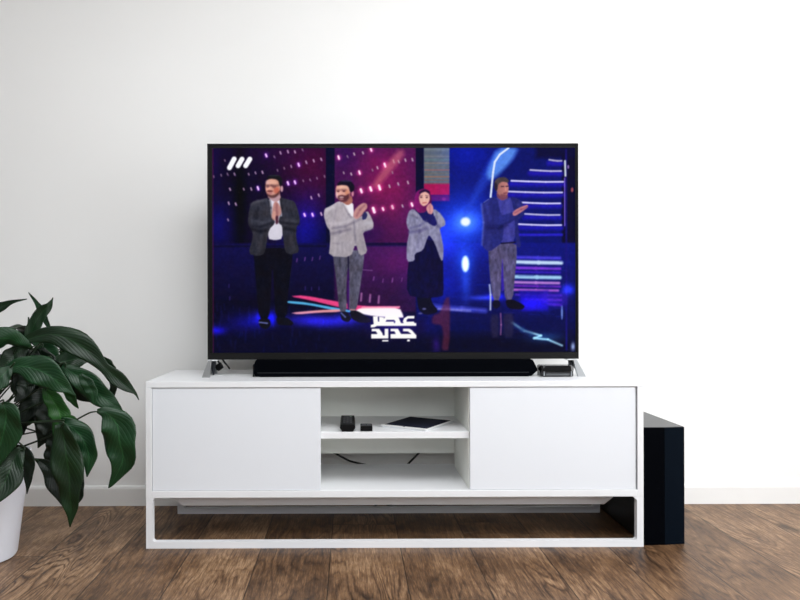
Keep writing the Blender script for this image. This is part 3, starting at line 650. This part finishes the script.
# rim and back make the sheet a thin panel
b0 = len(co)
back = np.array([(PX0, TY+.009, PZ1), (PX1, TY+.009, PZ1), (PX1, TY+.009, PZ0), (PX0, TY+.009, PZ0)])
co = np.vstack([co, back])
me = bpy.data.meshes.new('screen')
nq = len(quads)
loops = np.concatenate([quads.ravel(), [b0, b0+1, b0+2, b0+3]])
me.vertices.add(len(co)); me.vertices.foreach_set('co', co.ravel())
me.loops.add(len(loops)); me.loops.foreach_set('vertex_index', loops)
me.polygons.add(nq+1); me.polygons.foreach_set('loop_start', np.arange(0, (nq+1)*4, 4))
me.update(calc_edges=True)
ca = me.color_attributes.new('picture', 'FLOAT_COLOR', 'POINT')
cv = np.ones((len(co), 4)); cv[:NW*NH, :3] = LIN.reshape(-1, 3); cv[NW*NH:, :3] = 0
ca.data.foreach_set('color', cv.ravel())
ms = bpy.data.materials.new('lit_screen'); ms.use_nodes = True; b = ms.node_tree.nodes['Principled BSDF']
b.inputs['Base Color'].default_value = (.004, .004, .005, 1); b.inputs['Roughness'].default_value = .25
b.inputs['Specular IOR Level'].default_value = 0
an = ms.node_tree.nodes.new('ShaderNodeAttribute'); an.attribute_name = 'picture'
ms.node_tree.links.new(an.outputs['Color'], b.inputs['Emission Color']); b.inputs['Emission Strength'].default_value = 1.0
me.materials.append(ms)
so = bpy.data.objects.new('screen', me); C.objects.link(so); so.parent = tv; so.location = -Vector(tv.location)
so['label'] = 'lit screen showing four clapping people on a blue and purple stage'

# wedge feet: a slanted silver blade with a dark rear brace
def tv_foot(s, xo, xi):
    """s: -1 left / +1 right; xo: outer x at the ground; xi: x under the panel"""
    bm = bmesh.new()
    y0, y1 = 2.444, 2.60
    w = .022
    # front blade leaning outwards
    def blade(yb0, yb1, yt0, yt1, xb, xt, wb, wt):
        vs = [(xb, yb0, ZT), (xb-s*wb, yb0, ZT), (xb-s*wb, yb1, ZT), (xb, yb1, ZT), (xt, yt0, TZ0), (xt-s*wt, yt0, TZ0), (xt-s*wt, yt1, TZ0), (xt, yt1, TZ0)]
        v = [bm.verts.new(p) for p in vs]
        for f in ((0, 1, 2, 3), (4, 7, 6, 5), (0, 4, 5, 1), (1, 5, 6, 2), (2, 6, 7, 3), (3, 7, 4, 0)): bm.faces.new([v[i] for i in f])
    blade(y0, y0+.014, TY-.004, TY+.012, xo, xi, .026, .012)
    blade(y1-.016, y1, TY+.012, TY+.03, xo-s*.004, xi, .022, .012)
    f = obj('foot', bm, M_silver, tv, label='silver slanted foot')
    bm = bmesh.new(); add_box(bm, min(xi+s*.004, xi-s*.032), max(xi+s*.004, xi-s*.032), TY-.006, TY+.032, TZ0-.0045, TZ0-.0005, bev=.0006)
    obj('foot_plate', bm, M_silver2, f)
    bm = bmesh.new()
    v = [(xi-s*.002, TZ0-.005), (xi-s*.026, TZ0-.005), (xo-s*.030, ZT+.003), (xo-s*.026, ZT+.002)]
    add_prism(bm, v, 'y', TY+.004, TY+.012)
    obj('foot_brace', bm, M_dark, f)
tv_foot(-1, U(201.8, 377, 2.444).x, U(208.6, 360, TY).x)
tv_foot(1, U(586, 376, 2.444).x, U(576, 360, TY).x)
tc_ = thing('cable', 'short black cable and plug hanging behind the left foot of the television', 'cable', (-.46, 2.58, ZT))
bm = bmesh.new(); add_prism(bm, [(U(x_, y_, 2.56).x, U(x_, y_, 2.56).z) for x_, y_ in ((215.5, 365), (220, 362.5), (223, 368), (219, 371), (216.5, 369.5))], 'y', 2.55, 2.58, bev=.002)
obj('plug', bm, M_black, tc_)
bm = bmesh.new()
add_tube(bm, [U(219.5, 363.5, 2.565), U(217.5, 360, 2.568), U(218.5, 357.5, 2.571), U(221, 357.5, 2.573), U(225, 363, 2.62), U(229.5, 368.6, 2.70)], .0032, 40)
obj('wire', bm, M_cable, tc_, smooth=True)

# ------------------------------------------------------------------ soundbar
bx0, bx1 = U(253.6, 370, 2.448).x, U(538, 370, 2.448).x
sb = thing('soundbar', 'long black soundbar lying in front of the television on the white cabinet', 'soundbar', ((bx0+bx1)/2, 2.49, ZT))
bm = bmesh.new()
z0, z1 = ZT, ZT+.0575
xs = [(bx0+.006, z0+.002), (bx1-.022, z0+.002), (bx1-.001, z0+.020), (bx1-.001, z0+.026), (bx1-.017, z1), (bx0+.006, z1), (bx0, z0+.04), (bx0, z0+.012)]
add_prism(bm, xs, 'y', 2.450, 2.494, bev=.0015)
obj('speaker_grille', bm, M_cloth, sb)
bm = bmesh.new()
add_prism(bm, [(bx0+.02, z0), (bx1-.03, z0), (bx1-.03, z0+.0028), (bx0+.02, z0+.0028)], 'y', 2.455, 2.492)
obj('base_foot', bm, M_black, sb)
bm = bmesh.new(); add_prism(bm, [(bx0-.004, z0+.001), (bx0-.0006, z0+.001), (bx0-.0006, z0+.045), (bx0-.004, z0+.040)], 'y', 2.456, 2.490)
obj('end_cap', bm, M_dark, sb)
box_obj('trim_line', M_dark, sb, bx0+.012, bx1-.03, 2.4485, 2.4498, z0+.0135, z0+.0155, bev=0)

# ------------------------------------------------------------------ set-top box
def rrect(cx, cy, hx, hy, r, n=8):
    P = []
    for sx, sy, a0 in ((1, 1, 0), (-1, 1, 90), (-1, -1, 180), (1, -1, 270)):
        for k in range(n+1):
            a = math.radians(a0+90*k/n); P.append((cx+sx*(hx-r)+r*math.cos(a), cy+sy*(hy-r)+r*math.sin(a)))
    return P
mx0, mx1 = U(541.5, 370, 2.425).x, U(575, 370, 2.425).x
cx = (mx0+mx1)/2
mb = thing('media_box', 'small glossy black media player box at the right end of the soundbar', 'media player', (cx, 2.465, ZT))
bm = bmesh.new(); add_prism(bm, rrect(cx, 2.463, (mx1-mx0)/2, .030, .012), 'z', ZT+.002, ZT+.037, bev=.0012)
obj('housing', bm, M_gloss, mb, smooth=True)
bm = bmesh.new(); add_prism(bm, rrect(cx, 2.463, (mx1-mx0)/2-.004, .026, .010), 'z', ZT+.0372, ZT+.0392)
obj('lid', bm, mat('glossy_grey_lid', (52, 54, 56), .12, spec=.8), mb, label='reflective grey lid')
bm = bmesh.new(); add_box(bm, cx-.040, cx+.040, 2.4315, 2.4328, ZT+.005, ZT+.012); obj('front_display', bm, mat('grey_display_strip', (74, 76, 78), .2), mb)
for sx in (-1, 1):
    box_obj('corner_trim', M_silver, mb, cx+sx*.046-.0015, cx+sx*.046+.0015, 2.4300, 2.4335, ZT+.004, ZT+.019, bev=0)
bm = bmesh.new(); add_prism(bm, rrect(cx, 2.463, (mx1-mx0)/2-.01, .020, .006), 'z', ZT, ZT+.002); obj('rubber_foot', bm, M_cable, mb)

# ------------------------------------------------------------------ floor-standing speaker
PX_, PM, PE = SX1+.007, U(664.6, 480, 2.337).x, U(684.3, 480, 2.347).x
spk = thing('floor_speaker', 'tall black subwoofer standing on the floor against the cabinet side', 'speaker', ((PX_+PE)/2, 2.55, 0))
bm = bmesh.new()
add_prism(bm, [(PX_, 2.340), (PM, 2.340), (PE, 2.350), (PE, 2.76), (PX_, 2.76)], 'z', .004, .3835, bev=.0012)
obj('cabinet', bm, M_spk, spk)
bm = bmesh.new(); add_prism(bm, [(PX_+.001, 2.3365), (PM, 2.3365), (PM, 2.3392), (PX_+.001, 2.3392)], 'z', .001, .382)
obj('front_grille', bm, M_cloth, spk)
bm = bmesh.new(); add_prism(bm, [(PM+.0004, 2.3365), (PE, 2.3465), (PE, 2.3493), (PM+.0004, 2.3392)], 'z', .001, .382)
obj('angled_grille', bm, M_side, spk, label='blue black angled grille panel')
for fx, fy in ((PX_+.02, 2.40), (PE-.02, 2.40), (PX_+.02, 2.72), (PE-.02, 2.72)):
    bm = bmesh.new(); add_lathe(bm, [(.010, 0), (.011, .001), (.010, .004)], fx, fy, 16); obj('rubber_foot', bm, M_cable, spk)

# ------------------------------------------------------------------ things on the shelf
M_green = mat('pale_green_key', (120, 150, 132), .5)
# chunky remote with buttons
rx = U(347.6, 430, 2.34).x
rm = thing('remote_control', 'chunky black remote control with buttons on the shelf', 'remote control', (rx, 2.43, ZS1))
bm = bmesh.new(); yf = SY0+.0175
# hexagonal section, slightly narrower at the bottom
sec = [(rx-.0175, ZS1+.0002), (rx+.0175, ZS1+.0002), (rx+.0255, ZS1+.013), (rx+.0225, ZS1+.0245), (rx-.0225, ZS1+.0245), (rx-.0255, ZS1+.013)]
add_prism(bm, sec, 'y', yf, yf+.185, bev=.0015); obj('body', bm, M_black, rm)
for r in range(7):
    for c in range(3):
        bm = bmesh.new(); add_box(bm, rx-.0145+c*.0105, rx-.0070+c*.0105, yf+.025+r*.021, yf+.037+r*.021, ZS1+.0246, ZS1+.0258, bev=.0004)
        obj('button', bm, M_green if (r, c) == (6, 2) else (M_rubber if (r+c) % 2 else M_dark), rm)
# small adapter-sized remote
kx = U(366.4, 430, 2.35).x
kb = thing('mini_remote', 'tiny black two-key remote lying between chunky remote and tablet', 'remote control', (kx, 2.37, ZS1))
bm = bmesh.new(); add_prism(bm, [(kx-.0195, ZS1+.0015), (kx+.0195, ZS1+.0015), (kx+.0195, ZS1+.016), (kx+.017, ZS1+.0178), (kx-.017, ZS1+.0178), (kx-.0195, ZS1+.016)], 'y', yf+.004, yf+.055, bev=.0008)
obj('body', bm, M_black, kb)
box_obj('base_rim', M_silver2, kb, kx-.0165, kx+.0165, yf+.011, yf+.050, ZS1+.0001, ZS1+.0015, bev=0)
for sx in (-.008, .008): box_obj('key', M_rubber, kb, kx+sx-.006, kx+sx+.006, yf+.017, yf+.046, ZS1+.0179, ZS1+.0188, bev=.0003)
# tablet
ang = math.radians(57.5); a = Vector((math.cos(ang), math.sin(ang), 0)); bb = Vector((-math.sin(ang), math.cos(ang), 0))
P0 = Vector((.2465, SY0+.0175, ZS1)); LA, LB_ = .222, .174
ctr = P0+a*LA/2+bb*LB_/2
tb = thing('tablet', 'white framed tablet with dark screen lying flat on the shelf', 'tablet', ctr)
def tplate(name, ha, hb, z0_, z1_, m, off=(0, 0), r=.008, bev=0):
    bm = bmesh.new(); add_prism(bm, rrect(off[0], off[1], ha, hb, r, 5), 'z', z0_, z1_, bev=bev)
    bm.transform(Matrix.Translation((ctr.x, ctr.y, 0)) @ Matrix.Rotation(ang, 4, 'Z'))
    return obj(name, bm, m, tb, smooth=bev > 0)
tplate('back_shell', LA/2, LB_/2, ZS1+.0002, ZS1+.0052, M_silver2, bev=.0012)
tplate('front_panel', LA/2-.0005, LB_/2-.0005, ZS1+.0053, ZS1+.0066, M_tabbody)
tplate('screen', LA/2-.0165, LB_/2-.007, ZS1+.0067, ZS1+.0070, M_tabglass, r=.001)
tplate('home_button', .0045, .0045, ZS1+.0067, ZS1+.0071, M_rubber, off=(-LA/2+.0085, 0), r=.0044)

# cables seen through the slot of the cabinet's back
def cable(pts, label, r=.004):
    bm = bmesh.new(); add_tube(bm, pts, r, 40); o = obj('cable', bm, M_cable, None, smooth=True)
    return tag(rebase(o), label, 'cable', 'cables behind the cabinet')
ya = 2.755
cable([U(318, 448, ya), U(332, 452, ya), U(341, 456.5, ya), U(350, 461, ya), U(362, 464, ya), U(385, 470, ya), (.10, ya, .11), (.12, ya+.02, .035), (.16, ya+.02, .0042), (.26, ya+.01, .0042)], 'black cable sloping down to the right behind the shelf slot')
yb_ = 2.745
cable([U(432, 443, yb_), U(420, 452, yb_), U(414, 458, yb_), U(408, 464, yb_), U(396, 476, yb_), (.15, yb_, .08), (.10, yb_, .02), (.06, yb_+.01, .0042), (-.02, yb_+.01, .0042)], 'black cable sloping down to the left behind the shelf slot')

# ------------------------------------------------------------------ potted plant
PCX, PCY = -1.163, 2.25
def leaf_material(name, c0, c1):
    m = bpy.data.materials.new(name); m.use_nodes = True; nt = m.node_tree; b = nt.nodes['Principled BSDF']
    at = nt.nodes.new('ShaderNodeAttribute'); at.attribute_name = 'leaf_uv'
    sp = nt.nodes.new('ShaderNodeSeparateXYZ'); nt.links.new(at.outputs['Vector'], sp.inputs[0])
    def M(op, a_, b_=None):
        n = nt.nodes.new('ShaderNodeMath'); n.operation = op
        for i, v in enumerate((a_, b_)):
            if v is None: continue
            if isinstance(v, (int, float)): n.inputs[i].default_value = v
            else: nt.links.new(v, n.inputs[i])
        return n.outputs[0]
    au = M('ABSOLUTE', sp.outputs[0])
    ph = M('SUBTRACT', M('MULTIPLY', sp.outputs[1], 15.0), M('MULTIPLY', au, 4.0))
    vein = M('POWER', M('ABSOLUTE', M('COSINE', M('MULTIPLY', ph, PI))), 6.0)
    mid = M('LESS_THAN', au, .045)
    n = nt.nodes.new('ShaderNodeTexNoise'); n.inputs['Scale'].default_value = 14; n.inputs['Detail'].default_value = 3
    tc = nt.nodes.new('ShaderNodeTexCoord'); nt.links.new(tc.outputs['Object'], n.inputs['Vector'])
    f = M('ADD', M('MULTIPLY', vein, .10), M('ADD', M('MULTIPLY', mid, .5), M('MULTIPLY', n.outputs['Fac'], .7)))
    r = nt.nodes.new('ShaderNodeValToRGB'); e = r.color_ramp.elements
    e[0].position = .2; e[0].color = (*s2l(c0), 1); e[1].position = 1; e[1].color = (*s2l(c1), 1)
    nt.links.new(f, r.inputs['Fac']); nt.links.new(r.outputs['Color'], b.inputs['Base Color'])
    b.inputs['Roughness'].default_value = .38; b.inputs['Specular IOR Level'].default_value = .35
    bp = nt.nodes.new('ShaderNodeBump'); bp.inputs['Strength'].default_value = .35; bp.inputs['Distance'].default_value = .0012; bp.invert = True
    nt.links.new(M('ADD', vein, mid), bp.inputs['Height']); nt.links.new(bp.outputs['Normal'], b.inputs['Normal'])
    tr = nt.nodes.new('ShaderNodeBsdfTranslucent'); tr.inputs['Color'].default_value = (*s2l((60, 120, 20)), 1)
    mx = nt.nodes.new('ShaderNodeMixShader'); mx.inputs[0].default_value = .10
    nt.links.new(b.outputs[0], mx.inputs[1]); nt.links.new(tr.outputs[0], mx.inputs[2])
    nt.links.new(mx.outputs[0], nt.nodes['Material Output'].inputs[0])
    return m
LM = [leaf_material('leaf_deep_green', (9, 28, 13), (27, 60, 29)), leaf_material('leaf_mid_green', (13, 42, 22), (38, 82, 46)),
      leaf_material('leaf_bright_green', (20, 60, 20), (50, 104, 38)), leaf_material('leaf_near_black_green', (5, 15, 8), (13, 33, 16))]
plant = thing('potted_plant', 'large dark green leafy plant in a tapered white pot on the floor', 'plant', (PCX, PCY, 0))
bm = bmesh.new()
add_lathe(bm, [(.096, 0), (.108, .002), (.112, .010), (.150, .318), (.152, .325), (.149, .327), (.143, .324), (.138, .285), (.10, .28)], PCX, PCY, 64)
obj('pot', bm, M_pot, plant, smooth=True)
bm = bmesh.new(); add_lathe(bm, [(.136, .281), (.137, .292), (.09, .298), (.03, .301)], PCX, PCY, 32); obj('soil', bm, M_soil, plant, smooth=True)

def build_leaf(pts3, hws, phi, fold, ruffle, m, seed, stalk=None, facing=None):
    """pts3 world spine, hws half widths in metres"""
    r = random.Random(seed)
    n = 26; K = 6
    sp = catmull([(*p, w_) for p, w_ in zip(pts3, hws)], n)
    bm = bmesh.new(); lay = []
    rows = []; ph = r.random()*6
    view = facing if facing is not None else Vector((0, -1, 0))
    for i in range(n):
        c = Vector(sp[i][:3]); hw = max(sp[i][3], .0004)
        t = (Vector(sp[min(i+1, n-1)][:3])-Vector(sp[max(i-1, 0)][:3])).normalized()
        s = t.cross(view); s = s.normalized() if s.length > 1e-4 else Vector((1, 0, 0))
        nrm = s.cross(t).normalized()
        s2 = s*math.cos(phi)+nrm*math.sin(phi); n2 = nrm*math.cos(phi)-s*math.sin(phi)
        row = []
        for k in range(-K, K+1):
            u = k/K; ui = i/(n-1)
            lift = fold*hw*(abs(u)**1.3) + 2.2*ruffle*hw*abs(u)**1.6*math.sin(ui*(15 if u > 0 else 11)+ph+(1.4 if u > 0 else 0)) + .10*hw*math.sin(u*3+ui*21+ph*2)*(1-ui) - .16*hw*abs(u)**3
            w_ = (1+.07*math.sin(ui*17+ph+(2.1 if u > 0 else 0)))/math.cos(phi)
            p = c+s2*u*hw*w_+n2*lift
            v = bm.verts.new(p); row.append(v); lay.append((u, ui))
        rows.append(row)
    for i in range(n-1):
        for k in range(2*K):
            bm.faces.new((rows[i][k], rows[i][k+1], rows[i+1][k+1], rows[i+1][k]))
    me = bpy.data.meshes.new('leaf'); bm.to_mesh(me); bm.free()
    at = me.attributes.new('leaf_uv', 'FLOAT_VECTOR', 'POINT')
    at.data.foreach_set('vector', np.array([(a_, b_, 0) for a_, b_ in lay]).ravel())
    me.polygons.foreach_set('use_smooth', [True]*len(me.polygons))
    me.materials.append(m)
    o = bpy.data.objects.new('leaf', me); C.objects.link(o); o.parent = plant; o.location = -Vector(plant.location)
    so_ = o.modifiers.new('thickness', 'SOLIDIFY'); so_.thickness = .0007; so_.offset = 0
    # stalk from the soil to the leaf base
    b0_ = Vector(pts3[0]); b1_ = Vector(pts3[1])
    if stalk != 'none':
        a_ = r.random()*2*PI; rr = .02+.05*r.random()
        root = Vector((PCX+rr*math.cos(a_), PCY+rr*math.sin(a_), .292))
        d = (b0_-root)
        midp = root+d*.5+Vector((-d.x*.18, -d.y*.18, abs(d.length)*.10 + (.05 if d.z < .1 else 0)))
        q = root+d*.22+Vector((-d.x*.14, -d.y*.14, .035))
        ps = [root, q, midp, b0_-(b1_-b0_)*.15, b0_+(b1_-b0_)*.25]
        if stalk: ps = [root]+[U(*s_) for s_ in stalk]+[b0_+(b1_-b0_)*.2]
        bm = bmesh.new(); add_tube(bm, ps, .0032, 26, 7, .0019)
        obj('leaf_stalk', bm, M_stalk, o, smooth=True)
        o.children[-1].location = (0, 0, 0)
    return o
def leaf(spec, Y0, Y1, phi=.2, fold=.35, ruffle=.10, m=0, stalk=None):
    n = len(spec); P = []; H = []
    for i, (x, y, hw) in enumerate(spec):
        Y = Y0+(Y1-Y0)*i/(n-1); P.append(U(x, y, Y)); H.append(hw*Y/FPX)
    return build_leaf(P, H, phi, fold, ruffle, LM[m], len(spec)*31+int(spec[1][0]*7), stalk)

# leaves seen in the photograph: (x, y, half width) along each midrib, near and far distances
leaf([(20,343,1.5),(35,337,6),(55,334.5,9.5),(75,342,12),(91,354,9.5),(104,367,5.5),(116,377,7.5),(127,387,5),(135,393,1.6),(139,400,.4)], 2.12, 2.16, .15, .25, .06, 0)
leaf([(97,356,1),(106,361,4),(112,366,2.6),(116,368,.4)], 2.17, 2.18, -.2, .2, .05, 0, 'none')
leaf([(104,362,1),(110,373,3),(113.5,385,3.4),(112,394,3),(109,402,.6)], 2.22, 2.24, .3, .2, .05, 3, 'none')
leaf([(27,344,3),(32,330,6.5),(38,318,6),(45,309.5,5.5),(49.5,305,3),(52,300,1),(53,297.5,.4)], 2.18, 2.2, -.2, .3, .06, 0)
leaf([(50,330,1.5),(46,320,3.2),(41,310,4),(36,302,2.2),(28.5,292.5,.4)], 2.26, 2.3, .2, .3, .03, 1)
leaf([(28,346,3),(29.5,330,2.6),(28.5,317,.6)], 2.28, 2.3, .1, .3, 0, 0)
leaf([(-38,350,2),(-22,326,9),(-6,311,7.5),(3,306,4.5),(13,302,2),(27,299,.4)], 2.1, 2.05, .2, .3, .06, 0)
leaf([(32,349,2),(20,343,7),(4,338,10),(-18,345,12),(-45,372,.5)], 2.13, 2.05, .3, -.3, .05, 1)
leaf([(6,370,3),(20,366,9),(36,369,14),(50,376,14),(62,385,8),(70,391,3),(76,396,.5)], 2.05, 2.08, .1, .22, .06, 1)
leaf([(12,366,1),(4,374,8),(-6,384,9.5),(-22,402,.5)], 2.02, 1.98, .2, .25, .05, 1)
leaf([(2,402,2),(6,411,12),(5,426,16),(1,442,14),(-5,458,8),(-12,476,.5)], 1.98, 2.02, .25, .3, .07, 1)
leaf([(22,448,3),(14,460,10),(8,475,14),(0,490,11),(-12,504,4),(-22,514,.5)], 2.06, 1.98, .2, .3, .06, 0)
leaf([(14,446,2),(24,452,7),(29,463,7),(29,475,5.5),(28,485,2.6),(27,494,.4)], 2.10, 2.08, -.2, .3, .05, 3)
leaf([(62,366,3),(78,376,9),(92,388,12),(104,398,9.5),(115,405,4.5),(120,408.5,2),(124,416,.4)], 2.14, 2.18, .15, .25, .08, 1)
leaf([(48,360,3),(62,372,10),(76,386,12),(86,396,7),(93,402,1)], 2.2, 2.24, -.2, .25, .05, 3)
leaf([(44,362,2),(60,362,8),(76,359,9),(87,359,4),(93,360,.5)], 2.26, 2.3, .2, .25, .05, 0)
leaf([(62,384,2),(69,394,4.5),(74,402,3),(78.5,408.5,.4)], 2.18, 2.2, .2, .25, .05, 2)
leaf([(80,374,2),(88,385,6.5),(93,394,4.5),(94,405,.5)], 2.11, 2.12, .1, .25, .05, 1, 'none')
leaf([(97,411,2),(107,413,8),(117,425,15.5),(120,442,16.5),(123,458,13),(118,472,7),(112,483,3),(108.5,488,.4)], 2.08, 2.12, .1, .22, .12, 1, stalk=[(40,440,2.2),(60,430,2.15),(76,420,2.1),(88,413.5,2.09),(93,412,2.08)])
leaf([(60,421,4),(72,427,9),(82,438,11.5),(88,451,9.5),(89,463,5.5),(87,477,.4)], 2.08, 2.1, .15, .25, .12, 1)
leaf([(60,424,5),(64,440,12),(67,458,15),(69,476,13.5),(70,492,11),(71,505,7.5),(71,515,4.2),(70,527,.4)], 2.04, 2.06, .12, .3, .10, 0)
leaf([(35,459,1),(44,464,5),(53,475,9.5),(60,489,9),(65,501,5),(68,512,.5)], 2.1, 2.08, .15, .3, .05, 3)
leaf([(82,470,2),(80,484,4),(79,496,4),(74,508,.5)], 2.11, 2.1, .15, .3, .05, 3, 'none')
leaf([(44,388,3),(52,399,8),(59,411,10),(60,422,8),(53,436,.5)], 2.12, 2.1, .15, .3, .05, 2)
leaf([(62,418,2),(70,420,5),(78,426,4),(84,432,.5)], 2.1, 2.1, .1, .2, .02, 2, 'none')
leaf([(50,392,3),(40,398,10),(30,408,11),(22,420,7),(16,434,.5)], 2.2, 2.16, -.2, .3, .05, 3)
leaf([(40,392,3),(45,408,12),(46,424,11),(43,437,6),(38,448,.5)], 2.2, 2.2, .2, .3, .05, 3)
leaf([(34,340,3),(46,348,8),(54,357,6),(56,369,.5)], 2.3, 2.28, .15, .3, .05, 1)
leaf([(28,344,3),(16,354,9),(6,364,8),(-8,380,.5)], 2.16, 2.12, .15, .3, .05, 0)
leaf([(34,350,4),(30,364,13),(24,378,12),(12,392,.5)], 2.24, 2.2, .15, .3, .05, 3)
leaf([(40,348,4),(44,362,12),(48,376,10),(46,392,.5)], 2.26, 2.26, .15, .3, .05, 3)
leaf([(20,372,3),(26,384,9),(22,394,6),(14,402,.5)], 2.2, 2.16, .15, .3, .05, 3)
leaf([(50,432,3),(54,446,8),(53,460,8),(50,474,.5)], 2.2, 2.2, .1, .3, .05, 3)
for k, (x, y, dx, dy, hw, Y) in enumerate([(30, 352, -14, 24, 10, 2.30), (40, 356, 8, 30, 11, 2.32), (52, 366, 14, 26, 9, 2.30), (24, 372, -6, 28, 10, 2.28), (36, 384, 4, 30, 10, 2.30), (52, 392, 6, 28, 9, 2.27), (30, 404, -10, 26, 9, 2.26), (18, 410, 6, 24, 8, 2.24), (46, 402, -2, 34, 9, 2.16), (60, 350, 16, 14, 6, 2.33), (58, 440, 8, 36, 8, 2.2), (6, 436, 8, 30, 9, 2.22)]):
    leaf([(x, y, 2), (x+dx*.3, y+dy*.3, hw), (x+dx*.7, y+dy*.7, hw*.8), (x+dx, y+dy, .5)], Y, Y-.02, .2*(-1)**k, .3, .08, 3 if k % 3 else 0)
# leaves on the far and left side of the pot, mostly outside the frame
def wild(az, reach, top, drop, w_, m, seed):
    d = Vector((math.cos(az), math.sin(az), 0)); o_ = Vector((PCX, PCY, 0))
    P = [o_+d*reach*.35+Vector((0, 0, top-.03)), o_+d*reach*.6+Vector((0, 0, top)), o_+d*reach*.85+Vector((0, 0, top-drop*.4)), o_+d*reach+Vector((0, 0, top-drop))]
    build_leaf(P, [.006, w_, w_*.75, .001], .0, .35, .08, LM[m], seed, None, facing=(-Vector((0, 0, 1))*1.0-d*.15))
for k, (az, reach, top, drop, w_, m) in enumerate([(2.6, .42, .66, .12, .045, 0), (3.1, .46, .58, .16, .05, 1), (3.6, .44, .62, .14, .05, 0), (4.1, .40, .50, .18, .045, 1), (2.2, .38, .70, .10, .04, 0), (1.7, .34, .62, .12, .045, 3), (3.3, .36, .74, .06, .04, 2), (2.9, .44, .42, .16, .045, 3), (3.8, .30, .70, .10, .05, 1), (4.5, .28, .60, .12, .05, 0), (2.4, .28, .56, .14, .05, 3), (3.2, .26, .60, .12, .05, 0), (1.2, .26, .72, .10, .045, 0), (3.45, .5, .46, .2, .048, 0)]):
    wild(az, reach, top, drop, w_, m, 400+k)

# ------------------------------------------------------------------ view
sc = bpy.context.scene
sc.view_settings.view_transform = 'Standard'; sc.view_settings.look = 'None'
sc.view_settings.gamma = 1; sc.view_settings.exposure = 0; sc.view_settings.use_curve_mapping = False
sc.cycles.max_bounces = 8; sc.cycles.diffuse_bounces = 5
sc.cycles.sample_clamp_indirect = 6
